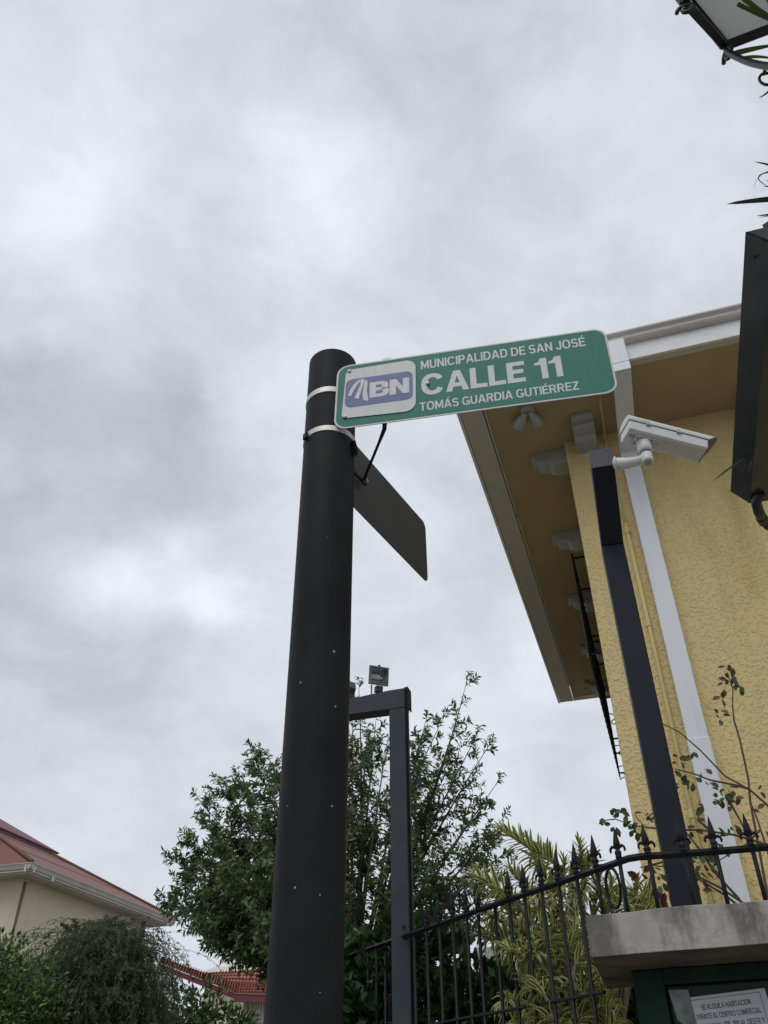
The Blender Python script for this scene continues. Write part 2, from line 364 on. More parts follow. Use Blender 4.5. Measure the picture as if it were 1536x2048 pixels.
# plain grotesque capitals, built from straight and curved strokes that butt against each other (cap height 1)
def glyph(ch, w):
    Q = []                                                 # convex pieces
    h = w * .86                                            # horizontal strokes are a little thinner
    def q(*p): Q.append(list(p))
    def band(cx_, cy_, rx, ry, a0, a1, n=10, e=2.35):
        P = []
        for t_ in np.linspace(R_(a0), R_(a1), n + 1):
            c, s_ = math.cos(t_), math.sin(t_); k = (abs(c) ** e + abs(s_) ** e) ** (-1 / e)
            P.append(((cx_ + rx * k * c, cy_ + ry * k * s_), (cx_ + (rx - w) * k * c, cy_ + (ry - h) * k * s_)))
        for a_, b_ in zip(P, P[1:]): q(a_[0], b_[0], b_[1], a_[1])
    def bx_(x0, y0, x1, y1): q((x0, y0), (x1, y0), (x1, y1), (x0, y1))
    acc = ch in 'ÁÉ'; ch = {'Á': 'A', 'É': 'E'}.get(ch, ch)
    if ch == 'I': W = w; bx_(0, 0, w, 1)
    elif ch == 'L': W = .62; bx_(0, 0, w, 1); bx_(w, 0, W, h)
    elif ch == 'E': W = .66; bx_(0, 0, w, 1); bx_(w, 0, W, h); bx_(w, 1 - h, W, 1); bx_(w, .5 - h / 2 + .02, W - .05, .5 + h / 2 + .02)
    elif ch == 'F': W = .62; bx_(0, 0, w, 1); bx_(w, 1 - h, W, 1); bx_(w, .5 - h / 2, W - .06, .5 + h / 2)
    elif ch == 'T': W = .72; bx_(W / 2 - w / 2, 0, W / 2 + w / 2, 1 - h); bx_(0, 1 - h, W, 1)
    elif ch == 'H': W = .76; bx_(0, 0, w, 1); bx_(W - w, 0, W, 1); bx_(w, .5 - h / 2, W - w, .5 + h / 2)
    elif ch == 'N': W = .76; bx_(0, 0, w, 1); bx_(W - w, 0, W, 1); d = w * 1.75; q((w, 1), (w, 1 - d), (W - w, 0), (W - w, d))
    elif ch == 'M':
        W = .92; d = w * 2.2; bx_(0, 0, w, 1); bx_(W - w, 0, W, 1)
        q((w, 1), (w, 1 - d), (W / 2, 0), (W / 2, d)); q((W - w, 1), (W / 2, d), (W / 2, 0), (W - w, 1 - d))
    elif ch == 'A':
        W = .86; m_ = W / 2; t_ = w * .58; ix = lambda y: w * 1.02 + (m_ - w * 1.02) * y / (1 - w * 1.15)
        q((0, 0), (w * 1.02, 0), (m_, 1 - w * 1.15), (m_, 1), (m_ - t_, 1)); q((W, 0), (m_ + t_, 1), (m_, 1), (m_, 1 - w * 1.15), (W - w * 1.02, 0))
        y0, y1 = .21, .21 + h; q((ix(y0), y0), (W - ix(y0), y0), (W - ix(y1), y1), (ix(y1), y1))
    elif ch == 'O': W = .88; band(W / 2, .5, W / 2, .52, 0, 360, 28)
    elif ch == '0': W = .62; band(W / 2, .5, W / 2, .52, 0, 360, 24)
    elif ch == 'Q': W = .88; band(W / 2, .5, W / 2, .52, 0, 360, 28); q((W * .62, .22), (W * .54, .14), (W * .84, -.10), (W * .94, -.02))
    elif ch == 'C': W = .86; band(W / 2, .5, W / 2, .52, 30, 330, 24)
    elif ch == 'G': W = .86; band(W / 2, .5, W / 2, .52, 38, 328, 22); bx_(W - w * .95, .02, W, .50); bx_(W * .55, .50 - h, W - w * .95, .50)
    elif ch == 'D': W = .80; bx_(0, 0, w, 1); bx_(w, 0, .36, h); bx_(w, 1 - h, .36, 1); band(.36, .5, W - .36, .5, -90, 90, 14)
    elif ch in 'PR':
        W = .74; r_ = .30; bx_(0, 0, w, 1); bx_(w, 1 - h, .42, 1); bx_(w, 1 - 2 * r_, .42, 1 - 2 * r_ + h); band(.42, 1 - r_, W - .42, r_, -90, 90, 12)
        if ch == 'R': W = .78; q((.36, 1 - 2 * r_), (W - w * 1.18, 0), (W, 0), (.36 + w * 1.12, 1 - 2 * r_))
    elif ch == 'B':
        W = .76; bx_(0, 0, w, 1)
        m_ = .51; bx_(w, 1 - h, .42, 1); bx_(w, m_ - h / 2, .42, m_ + h / 2); bx_(w, 0, .42, h)
        band(.42, (1 + m_ - h / 2) / 2, W - .45, (1 - m_ + h / 2) / 2, -90, 90, 12); band(.42, (m_ + h / 2) / 2, W - .42, (m_ + h / 2) / 2, -90, 78, 12)
    elif ch == 'J': W = .60; bx_(W - w, .30, W, 1); band(W / 2, .30, W / 2, .32, -180, 0, 12)
    elif ch == 'U': W = .76; bx_(0, .34, w, 1); bx_(W - w, .34, W, 1); band(W / 2, .34, W / 2, .36, -180, 0, 14)
    elif ch == 'S': W = .72; r_ = .26 + h / 4; band(W / 2, 1.01 - r_, W / 2, r_, 22, 270, 16); band(W / 2, r_ - .01, W / 2, r_, 90, -158, 16)
    elif ch == 'Z': W = .70; bx_(0, 1 - h, W, 1); bx_(0, 0, W, h); q((0, h), (w * 1.3, h), (W, 1 - h), (W - w * 1.3, 1 - h))
    elif ch == 'Y': W = .80; m_ = W / 2; bx_(m_ - w / 2, 0, m_ + w / 2, .40); q((m_ - w / 2, .40), (m_, .40), (m_, .58), (w * 1.1, 1), (0, 1)); q((m_ + w / 2, .40), (W, 1), (W - w * 1.1, 1), (m_, .58), (m_, .40))
    elif ch == '1': W = .46; bx_(W - w * 1.02, 0, W, 1); q((0, .68), (W - w * 1.02, .68), (W - w * 1.02, .98), (W - w * 1.3, .88), (W * .36, .83), (0, .80))
    elif ch == '5': W = .62; bx_(.06, 1 - h, W - .04, 1); bx_(.06, .50, .06 + w, 1 - h); band(W / 2, .33, W / 2, .34, 128, -150, 16)
    elif ch == '9': W = .62; band(W / 2, .68, W / 2, .33, 0, 360, 22); q((W - w, .62), (W, .62), (W * .62, 0), (W * .62 - w, 0))
    elif ch == ',': W = w; bx_(0, 0, w, w); q((w * .3, 0), (0, -.16), (w * .4, -.16), (w, 0))
    elif ch == '.': W = w; bx_(0, 0, w, w)
    if acc: q((W / 2 - .04, 1.07), (W / 2 + w * .45, 1.07), (W / 2 + w * 1.2, 1.26), (W / 2 + .02, 1.26))
    return W, Q
def lettering(body, bl, right, up, w, h, n, m, parent, bold=.2, lift=.001, each=True, gap=.10):
    """flat printed capitals fitted into width w and cap height h, lower left at bl, in the plane (right, up)"""
    x = 0; sh = []
    for ch in body:
        if ch == ' ': x += .30; continue
        W, Q = glyph(ch, bold); g_ = gap
        sh.append((x, Q)); x += W + g_
    tot_ = x - gap; bl = np.array(bl); joined = MB(); ww = w / tot_
    for x0, Q in sh:
        mb = MB() if each else joined
        idx = {}; V = []; F = []
        for poly in Q:
            f = []
            for a, b in poly:
                key = (round(a, 4), round(b, 4))
                if key not in idx: idx[key] = len(V); V.append(bl + right * (x0 + a) * ww + up * b * h + n * lift)
                f.append(idx[key])
            nrm_ = np.cross(V[f[1]] - V[f[0]], V[f[2]] - V[f[1]])
            F.append(f if nrm_.dot(n) > 0 else f[::-1])
        mb.add(V, F)
        if each: mb.build('letter', m, parent)
    if not each: joined.build('lettering', m, parent, kind='stuff')

def leaves(pos, dr, nor, ln, wd, name, m, parent, fold=.18, kind=None, tone=None, label=None, droop=0.0, tris=4):
    """many small folded leaves as one mesh, each with its own random tone"""
    pos = np.array(pos); n = len(pos); dr = np.array(dr); dr = dr / (np.linalg.norm(dr, axis=1, keepdims=True) + 1e-9)
    nor = np.array(nor); s_ = np.cross(dr, nor); s_ /= np.linalg.norm(s_, axis=1, keepdims=True) + 1e-9
    nn = np.cross(s_, dr); ln = np.array(ln)[:, None]; wd = np.array(wd)[:, None]
    base = pos; mid = pos + dr * ln * .5 + nn * wd * -fold; tip = pos + dr * ln - nn * ln * droop
    lf = pos + dr * ln * .45 + s_ * wd * .5 + nn * wd * fold; rt = pos + dr * ln * .45 - s_ * wd * .5 + nn * wd * fold
    V = np.stack([base, lf, tip, rt, mid], 1).reshape(-1, 3) - origin(parent)
    k = np.arange(n)[:, None] * 5
    F = np.concatenate([k + np.array([0, 4, 1]), k + np.array([1, 4, 2]), k + np.array([0, 3, 4]), k + np.array([4, 3, 2])], 1).reshape(-1)
    me = bpy.data.meshes.new(name); me.vertices.add(n * 5); me.vertices.foreach_set('co', V.reshape(-1))
    me.loops.add(len(F)); me.loops.foreach_set('vertex_index', F)
    me.polygons.add(n * 4); me.polygons.foreach_set('loop_start', np.arange(n * 4) * 3)
    me.update(calc_edges=True)
    tone = rng.random(n) if tone is None else tone
    a = me.attributes.new('tone', 'FLOAT', 'POINT'); a.data.foreach_set('value', np.repeat(tone, 5).astype(float))
    me.materials.append(MT[m]); o = bpy.data.objects.new(name, me); COL.objects.link(o); o.parent = parent
    if kind: o['kind'] = kind
    if label: o['label'] = label
    return o
def rvec(n=1):
    v = rng.normal(size=(n, 3)); return v / np.linalg.norm(v, axis=1, keepdims=True)
def bez(a, b, c, n):
    return [(1 - t) ** 2 * a + 2 * t * (1 - t) * b + t * t * c for t in np.linspace(0, 1, n)]

# ------------------------------------------------------------------ directions of the place
A = az(107.2); B = az(17.2)                    # along the yellow facade, and into the plot
G = 0.0
# ground
mb = MB(); mb.add([(-900, -900, 0), (900, -900, 0), (900, 900, 0), (-900, 900, 0)], [(0, 1, 2, 3)]); struct('ground', mb, 'grass')
sr = az(118.0); sn = az(28.0)                  # the street runs along sr
o0 = np.array([.7, 2.75, 0])
mb = MB(); mb.prism([o0 - sr * 40 - sn * 2.9, o0 + sr * 40 - sn * 2.9, o0 + sr * 40, o0 - sr * 40], (0, 0, .13)); struct('sidewalk', mb, 'paving')
mb = MB(); q0 = o0 - sn * 2.9
mb.add([q0 - sr * 60 - sn * 7 + UP * .004, q0 + sr * 60 - sn * 7 + UP * .004, q0 + sr * 60 + UP * .004, q0 - sr * 60 + UP * .004], [(0, 1, 2, 3)]); struct('road', mb, 'asphalt')
mb = MB(); mb.prism([o0 + sn * .003 - sr * 3.2, o0 + sr * 6 + sn * .003, o0 + sr * 6 + sn * 2.4, o0 - sr * 3.2 + sn * 2.4], (0, 0, .06)); struct('courtyard', mb, 'paving')

# ------------------------------------------------------------------ street pole
PC = np.array([-.178, 2.046]); PR = .0835; PTOP = 3.785
pole = thing('sign_pole', 'thick round black steel pole with two bright steel bands near its top', 'pole', (PC[0], PC[1], .13))
mb = MB(); prof = [(.13, 0), (.13, .02), (PR, .021)] + [(PR, h) for h in np.linspace(.1, PTOP - .13, 14)] + [(PR - .004, PTOP - .127)]
mb.lathe((PC[0], PC[1], .13), prof, 48); o = mb.build('shaft', 'pole', pole, smooth=True)
md = o.modifiers.new('edge', 'EDGE_SPLIT'); md.split_angle = R_(40)
mb = MB(); mb.lathe((PC[0], PC[1], PTOP - .012), [(PR - .010, 0), (PR - .010, .003)], 48); mb.build('cap', 'pole', pole)
for z0, h in ((3.575, .024), (3.401, .022)):
    mb = MB(); mb.lathe((PC[0], PC[1], z0), [(PR + .0005, 0), (PR + .0025, .001), (PR + .0025, h - .001), (PR + .0005, h)], 48)
    b_ = mb.build('steel_band', 'steel', pole, smooth=True); b_.modifiers.new('edge', 'EDGE_SPLIT').split_angle = R_(40)
mb = MB(); t = az(-125); c = np.array([PC[0], PC[1], 3.405]) + t * (PR + .007)
mb.box(c, np.cross(t, UP), t, UP, .010, .005, .012); mb.build('band_buckle', 'iron', pole, bevel=.002)
mb = MB()
for px, py, r in ((668, 1303, .0042), (601, 1365, .003), (671, 1413, .0028), (590, 1775, .0028), (640, 1790, .002), (575, 1612, .002),
                  (664, 1612, .0028), (640, 1985, .0015), (655, 1075, .0012)):
    d = ray(px, py); f2 = CAM[:2] - PC; a_ = d[0] ** 2 + d[1] ** 2; b_ = 2 * (f2[0] * d[0] + f2[1] * d[1]); c_ = f2.dot(f2) - (PR + .0006) ** 2
    tt = (-b_ - math.sqrt(max(0, b_ * b_ - 4 * a_ * c_))) / (2 * a_); P = CAM + d * tt
    nn = np.array([P[0] - PC[0], P[1] - PC[1], 0]); nn /= np.linalg.norm(nn); x = np.cross(nn, UP)
    k = 7; mb.add([P + (x * math.cos(2 * math.pi * i / k) + UP * math.sin(2 * math.pi * i / k) * rnd.uniform(.7, 1.3)) * r for i in range(k)], [tuple(range(k))])
mb.build('paint_chip', 'chip', pole, kind='stuff')

# ------------------------------------------------------------------ green street sign
n1 = -az(11.4); u1 = az(101.4)                 # n1 faces the street
S = np.array([-.126, 1.955, 0.0])
roll = R_(-0.9); RU = u1 * math.cos(roll) + UP * math.sin(roll); RV = UP * math.cos(roll) - u1 * math.sin(roll)
S0 = np.array([-.126, 1.955, 3.402])
def su(u, v, l=0.0): return S0 + RU * u + RV * v + n1 * l
sign = thing('street_name_sign', 'green street name sign reading CALLE 11 with a blue and white logo panel', 'street sign', S0)
W0, W1, H1 = -.034, .855, .289
mb = MB(); mb.prism([su(a, b, 0) for a, b in rounded(W0, W1, 0, H1, .042, 8)], -n1 * .0025); mb.build('panel', 'sign_white', sign)
mb = MB(); mb.add([su(a, b, .0006) for a, b in rounded(W0 + .006, W1 - .006, .006, H1 - .006, .037, 8)], [tuple(range(36))]); mb.build('green_face', 'sign_green', sign)
mb = MB(); mb.prism([su(a, b, .0032) for a, b in [(-.004, .043), (-.004 + .02, .037), (.185, .030), (.215, .036), (.230, .055), (.234, .075), (.234, .262), (.195, .268), (.012, .254), (.006, .25)]], -n1 * .002)
# logo plate with rounded right corners
mbp = MB(); pts = [(-.009, .055), (-.004, .045), (.01, .041)] + [(.198 + .036 * math.cos(R_(a)), .070 + .036 * math.sin(R_(a))) for a in range(-90, 1, 15)] \
    + [(.200 + .036 * math.cos(R_(a)), .231 + .036 * math.sin(R_(a))) for a in range(0, 91, 15)] + [(.02, .262), (.006, .257), (-.002, .245)]
mbp.prism([su(a, b, .0034) for a, b in pts], -n1 * .0024); mbp.build('logo_plate', 'sign_white', sign, label='whitish plate with faint vertical streaks')
mb = MB(); mb.add([su(a, b, .0042) for a, b in rounded(.000, .225, .086, .214, .022, 6)], [tuple(range(28))]); mb.build('blue_badge', 'sign_blue', sign)
# three swooping strokes of the emblem
for st in ([(.046, .206), (.053, .204), (.040, .185), (.028, .160), (.020, .135), (.009, .140), (.016, .165), (.028, .190)],
           [(.051, .207), (.064, .207), (.060, .180), (.053, .150), (.046, .117), (.031, .124), (.041, .150), (.050, .180)],
           [(.064, .197), (.073, .200), (.074, .178), (.073, .150), (.078, .103), (.062, .109), (.058, .135), (.061, .165)]):
    mb = MB(); mb.add([su(a, b, .0048) for a, b in st], [tuple(range(len(st)))[::-1]]); mb.build('emblem_stroke', 'sign_white', sign)
lettering('BN', su(.082, .115), RU, RV, .132, .070, n1, 'sign_white', sign, bold=.25, lift=.0048, gap=.02)
lettering('MUNICIPALIDAD DE SAN JOSÉ', su(.253, .217), RU, RV, .533, .040, n1, 'sign_white', sign, bold=.19)
lettering('CALLE 11', su(.253, .097), RU, RV, .449, .092, n1, 'sign_white', sign, bold=.225, gap=.06)
lettering('TOMÁS GUARDIA GUTIÉRREZ', su(.246, .030), RU, RV, .496, .036, n1, 'sign_white', sign, bold=.19)
for a, b in ((.010, .255), (.003, .047), (.274, .146)):
    mb = MB(); c = su(a, b, .003); mb.tube([c, c + n1 * .004, c + n1 * .005], [.0065, .0065, .003], 10)
    mb.build('screw', 'screw', sign)
mb = MB(); mb.box(su(.10, .15, -.012), RU, RV, n1, .11, .010, .008); mb.build('back_rail', 'iron', sign)
mb = MB(); mb.prism([su(a, b, -.010) for a, b in rounded(.118, .152, .250, .310, .012, 4)], -n1 * .006); mb.build('bracket_tab', 'trim', sign)
# clump of tape and cable ends under the sign on the pole
mb = MB()
for k in range(9):
    p0 = np.array([PC[0] + PR * .93, PC[1] - PR * .35, 3.40]) + rvec()[0] * .008 - UP * .011 * k * .5
    mb.tube([p0, p0 + np.array([.012, -.004, -.004]) + rvec()[0] * .008, p0 + np.array([.016, 0, -.02]) + rvec()[0] * .007], [.006, .005, .002], 5)
mb.build('cable_tie', 'iron', pole)

# second sign, seen from behind, across the corner
d2 = az(28.8); n2v = az(118.8)
S2 = hd(707, 1010, 2.115); S2[2] = 3.208
back = thing('street_name_sign', 'dark unlit back of the second street sign pointing away from the black pole', 'street sign', S2)
def s2(u, v, l=0.0): return S2 + d2 * u + UP * v + n2v * l
mb = MB(); mb.prism([s2(a, b) for a, b in rounded(-.045, .533, 0, .270, .028, 6)], -n2v * .0022); mb.build('panel', 'sign_back', back)
mb = MB(); mb.add([s2(a, b, -.0028) for a, b in rounded(-.039, .527, .006, .264, .025, 6)], [tuple(range(28))]); mb.build('green_face', 'sign_green', back)
brace = [hp(770, 855, S0 + n1 * -.01, n1), None, None]
e2 = hp(727, 964, S2 + n2v * .012, n2v)
mb = MB(); m_ = (brace[0] * .72 + e2 * .28)
mb.tube([brace[0] + UP * .03, brace[0] * .97 + e2 * .03, m_, e2 + UP * .006], [.008, .007, .0046, .0046], 8)
mb.build('brace_rod', 'iron', back, smooth=True)
mb = MB(); mb.box(e2 - d2 * .025, d2, UP, n2v, .04, .007, .004); mb.build('brace_foot', 'iron', back, bevel=.002)
mb = MB(); mb.tube([e2 - n2v * .004, e2 + n2v * .016], .007, 6); mb.build('screw', 'screw', back)

# ------------------------------------------------------------------ yellow house
WC = np.array([1.336, 4.6, 0.0]); ZS = 5.683; HL, HD_ = 7.0, 4.58
def hq(a, b, z): return WC + A * a + B * b + UP * z
house = thing('yellow_house', 'yellow rough-plastered house with white fascia, wide eaves and white downpipe', 'house', WC)
mb = MB(); mb.prism([hq(0, 0, 0), hq(HL, 0, 0), hq(HL, HD_, 0), hq(0, HD_, 0)], (0, 0, ZS + .01)); mb.build('wall', 'wall', house, bevel=.012)
OV, OF, OB = .665, .69, .06
SB = .165
def ring(z):
    return [hq(-OV, -OF, z), hq(HL + OV, -OF, z), hq(HL + OV, HD_ + OB, z), hq(-OV, HD_ + OB, z)]
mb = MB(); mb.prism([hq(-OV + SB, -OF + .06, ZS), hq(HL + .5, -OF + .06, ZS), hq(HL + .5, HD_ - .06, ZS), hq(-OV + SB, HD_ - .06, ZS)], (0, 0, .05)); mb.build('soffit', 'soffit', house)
# painted margin boards round the soffit, a few mm lower, with a groove line between
for a0, a1, b0, b1 in ((-OV + .004, -OV + SB - .006, -OF + .004, HD_ + OB - .004), (-OV + SB - .002, HL + .5, -OF + .004, -OF + .056), (-OV + SB - .002, HL, HD_ - .054, HD_ + OB - .004)):
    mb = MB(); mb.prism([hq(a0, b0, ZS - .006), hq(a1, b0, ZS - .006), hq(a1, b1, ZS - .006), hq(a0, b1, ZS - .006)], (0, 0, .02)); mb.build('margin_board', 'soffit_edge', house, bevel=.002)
# thin quarter bead inside the left margin, broken in places as in the joint line
for b0, b1 in ((-.60, .75), (.80, 2.2), (2.25, 4.4)):
    mb = MB(); mb.box(hq(-OV + SB + .008, (b0 + b1) / 2, ZS - .004), A, B, UP, .006, (b1 - b0) / 2, .004); mb.build('soffit_bead', 'soffit_edge', house)
# fascia boards + ogee gutter (profile swept round the front and left)
mb = MB()
mb.prism([hq(-OV, -OF, ZS - .012), hq(HL + OV, -OF, ZS - .012), hq(HL + OV, -OF - .02, ZS - .012), hq(-OV - .02, -OF - .02, ZS - .012)], (0, 0, .20))
mb.build('fascia', 'trim', house)
mb = MB(); mb.prism([hq(-OV, -OF, ZS - .012), hq(-OV - .02, -OF - .02, ZS - .012), hq(-OV - .02, HD_ + OB, ZS - .012), hq(-OV, HD_ + OB, ZS - .012)], (0, 0, .18)); mb.build('fascia', 'trim', house)
prof = [(0, .125), (.018, .125), (.032, .134), (.042, .148), (.045, .158), (.038, .166), (.037, .176), (.046, .184), (.056, .190), (.060, .197), (.060, .207), (.048, .211), (.010, .211), (0, .209)]
mb = MB(); P = [hq(-OV - .022, -OF - .021 - x, ZS + h) for x, h in prof]
mb.prism(P, A * (HL + 2 * OV)); g_ = mb.build('gutter', 'gutter', house)
# low hipped roof above the eaves
rz = ZS + .19
E0 = [hq(-OV - .018, -OF - .018, rz), hq(HL + OV, -OF - .018, rz), hq(HL + OV, HD_ + OB, rz), hq(-OV - .018, HD_ + OB, rz)]
rp = [hq(2.2, HD_ / 2, rz + .85), hq(HL - 2.0, HD_ / 2, rz + .85)]
mb = MB(); mb.add(E0 + rp, [(0, 1, 5, 4), (1, 2, 5), (2, 3, 4, 5), (3, 0, 4), (3, 2, 1, 0)]); mb.build('roof', 'red_roof', house)
# S-curved corbels: on the front wall and along the left wall
def corbel(cent, outv, side, dep, wid, hh):
    pr = [(0, 0), (dep, 0), (dep, -hh * .22), (dep * .97, -hh * .30), (dep * .80, -hh * .36), (dep * .78, -hh * .44), (dep * .84, -hh * .52), (dep * .80, -hh * .62),
          (dep * .62, -hh * .70), (dep * .52, -hh * .72), (dep * .50, -hh * .80), (dep * .42, -hh * .92), (dep * .25, -hh), (0, -hh)]
    mb = MB(); P = [cent + outv * x + UP * z for x, z in pr]
    mb.prism([p - side * wid / 2 for p in P], side * wid)
    return mb.build('corbel', 'corbel', house, bevel=.003)
for a_ in (.155, 1.32, 2.45, 3.6):
    corbel(hq(a_, .01, ZS - .001), -B, A, .30, .150, .135)
for b_ in (.13, 1.20, 2.27, 3.34, 4.30):
    corbel(hq(.005, b_, ZS - .001), -A, B, .27, .15, .14)
# rectangular downpipe: outlet, slanting offset under the soffit, long drop with a lap joint
pw, pd = .112, .07; pa = .425
mb = MB()
mb.prism([hq(pa - pw / 2 + .03, -OF - .085, ZS - .085), hq(pa + pw / 2 + .03, -OF - .085, ZS - .085), hq(pa + pw / 2 + .03, -OF - .025, ZS - .085), hq(pa - pw / 2 + .03, -OF - .025, ZS - .085)], (0, 0, .215))
mb.build('downpipe_outlet', 'pipe', house, bevel=.003)
mb = MB()
mb.prism([hq(pa - pw / 2 + .03, -OF - .084, ZS - .086), hq(pa + pw / 2 + .03, -OF - .084, ZS - .086), hq(pa + pw / 2 + .03, -OF - .084, ZS - .155), hq(pa - pw / 2 + .03, -OF - .084, ZS - .155)], B * .01, cap=True)
f0 = [hq(pa - pw / 2 + .028, -OF - .082, ZS - .087), hq(pa + pw / 2 + .028, -OF - .082, ZS - .087), hq(pa + pw / 2 + .028, -OF - .082, ZS - .155), hq(pa - pw / 2 + .028, -OF - .082, ZS - .155)]
f1 = [hq(pa - pw / 2, -.006, ZS - .20), hq(pa + pw / 2, -.006, ZS - .20), hq(pa + pw / 2, -.078, ZS - .27), hq(pa - pw / 2, -.078, ZS - .27)]
mb.add(f0 + f1, [(0, 1, 2, 3), (4, 7, 6, 5), (0, 4, 5, 1), (1, 5, 6, 2), (2, 6, 7, 3), (3, 7, 4, 0)])
mb.build('downpipe_offset', 'pipe', house, bevel=.003)
mb = MB(); mb.box(hq(pa, -.044, (ZS - .235 + 3.30) / 2), A, B, UP, pw / 2, pd / 2, (ZS - .235 - 3.30) / 2); mb.build('downpipe', 'pipe', house, bevel=.004)
mb = MB(); mb.box(hq(pa, -.044, (3.335 + .2) / 2), A, B, UP, pw / 2 + .004, pd / 2 + .004, (3.335 - .2) / 2); mb.build('downpipe', 'pipe', house, bevel=.004)
# painted conduit beside it, with joints
cp = [hq(.245, -.40, ZS - .012), hq(.262, -.20, ZS - .02), hq(.272, -.03, ZS - .06), hq(.275, -.016, ZS - .2), hq(.297, -.016, 4.85), hq(.306, -.016, 4.0), hq(.306, -.016, .3)]
mb = MB(); mb.tube([hq(.297, -.40, ZS - .004), hq(.297, -.10, ZS - .012), hq(.290, -.018, ZS - .05), hq(.290, -.016, 5.2), hq(.300, -.016, 4.84)], .0085, 8); mb.build('conduit', 'conduit', house, smooth=True)
mb = MB(); mb.tube([hq(.302, -.019, 4.86), hq(.306, -.019, 4.0), hq(.306, -.019, .3)], .0125, 10); mb.build('conduit', 'conduit', house, smooth=True)
for z_ in (4.80, 4.10, 2.95):
    mb = MB(); mb.tube([hq(.303, -.019, z_ - .022), hq(.303, -.019, z_ + .022)], .0165, 10); mb.build('conduit_joint', 'conduit', house, smooth=False)
# twin spotlight on the soffit
sl = hq(-.20, -.44, ZS - .004)
mb = MB(); mb.lathe(sl - UP * .03, [(.045, 0), (.05, .005), (.05, .03)], 16); sb = mb.build('spotlight_base', 'corbel', house)
for k, (dx, dy) in enumerate(((-.05, .07), (.035, .10))):
    hdn = A * dx + B * dy - UP * .02; hdn /= np.linalg.norm(hdn); c = sl - UP * .035 + A * (dx * .4)
    mb = MB(); mb.tube([c, c + hdn * .03, c + hdn * .05, c + hdn * .125, c + hdn * .128], [.018, .022, .034, .042, .036], 14); mb.build('spotlight_head', 'corbel', sb, smooth=True)
# patch of peeling paint at the far corner of the soffit
mb = MB()
for k in range(9):
    c = hq(-.24 + rnd.uniform(-.1, .1), 4.25 + rnd.uniform(-.16, .16), ZS - .002); r = rnd.uniform(.02, .06)
    mb.add([c + A * r * math.cos(t_) * rnd.uniform(.5, 1) + B * r * 1.4 * math.sin(t_) * rnd.uniform(.5, 1) - UP * .0004 * k for t_ in np.linspace(0, 5.6, 8)], [tuple(range(8))])
mb.build('peeling_patch', 'stain', house, kind='stuff')
# wrought iron window guard on the left wall
gs, g0, g1, gz0, gz1 = .128, 1.42, 4.36, 4.66, 5.60
grille = MB()
ggp = []
mb = MB()
for z_ in (gz0, gz1, (gz0 + gz1) / 2): mb.bar(hq(-gs, g0, z_), hq(-gs, g1, z_), .012, .022)
wg = mb.build('window_grille', 'iron', house)
for k in range(22):
    b_ = g0 + (g1 - g0) * k / 21
    mb = MB(); mb.bar(hq(-gs, b_, gz0 - .02), hq(-gs, b_, gz1 + .03), .013); mb.build('grille_bar', 'iron', wg)
for b_, z_ in ((g0, gz1 - .02), (2.0, gz1), (2.2, gz0 + .5), (2.75, gz1 - .1), (3.0, gz0 + .3), (3.6, gz1), (g1, gz0 + .02), (g1, gz1), (g0, gz0), (3.7, gz0), (3.3, gz0)):
    mb = MB(); mb.bar(hq(-gs, b_, z_), hq(.005, b_, z_), .014); mb.build('grille_tie', 'iron', wg)
for b_ in (2.6, 3.4, 4.0, g1):
    mb = MB(); P = [hq(-gs, b_, gz0 + .03)] + [hq(-gs + .045 + .045 * math.sin(t_) - .0, b_, gz0 - .03 - .035 * (1 - math.cos(t_))) for t_ in np.linspace(-1.2, 2.4, 9)]
    c = P[-1]
    P += [c + A * (-.022 * math.sin(t_)) + UP * (-.02 + .02 * math.cos(t_)) for t_ in np.linspace(.4, 5.2, 9)]
    mb.tube(P, .005, 5); mb.build('grille_scroll', 'iron', wg, smooth=True)
mb = MB(); mb.add([hq(-.004, 1.6, 4.75), hq(-.004, 4.2, 4.75), hq(-.004, 4.2, 5.5), hq(-.004, 1.6, 5.5)], [(0, 1, 2, 3)]); mb.build('window_pane', 'glass', house)

# ------------------------------------------------------------------ camera pole and surveillance camera
CP = hd(1374, 1815, 3.5)[:2]
pz0 = 2.146; kz = hd(1228, 1100, 3.5)[2]
cpole = thing('camera_pole', 'dark grey square steel pole bent toward the street, standing on the concrete cap', 'pole', (CP[0], CP[1], pz0))
fa = az(104.0); fb = np.cross(UP, fa)           # fa along the front face, fb into depth
base = np.array([CP[0], CP[1], 0])
hw = .052
top = hd(1206, 934, 3.16)
lean = top - (base + UP * kz); 
mb = MB(); mb.box(base + UP * (pz0 + kz) / 2, fa, fb, UP, hw, hw, (kz - pz0) / 2); mb.build('pole_shaft', 'post', cpole, bevel=.006)
k0 = [base + UP * kz + fa * i * hw + fb * j * hw for i, j in ((-1, -1), (1, -1), (1, 1), (-1, 1))]
t0 = [top + fa * i * hw + (UP * (.105 if j > 0 else 0)) for i, j in ((-1, -1), (1, -1), (1, 1), (-1, 1))]
mb = MB(); mb.add(k0 + t0, [(0, 1, 2, 3), (4, 7, 6, 5), (0, 4, 5, 1), (1, 5, 6, 2), (2, 6, 7, 3), (3, 7, 4, 0)]); mb.build('pole_arm', 'post', cpole, bevel=.005)
pn = np.cross(fa, UP); pn = pn if pn[1] < 0 else -pn
mb = MB(); mb.box(top + UP * .0525 + pn * .003, fa, UP, pn, hw + .001, .0535, .003); plate = mb.build('tread_plate_cap', 'tread', cpole, label='end plate with raised tread pattern')
mb = MB()
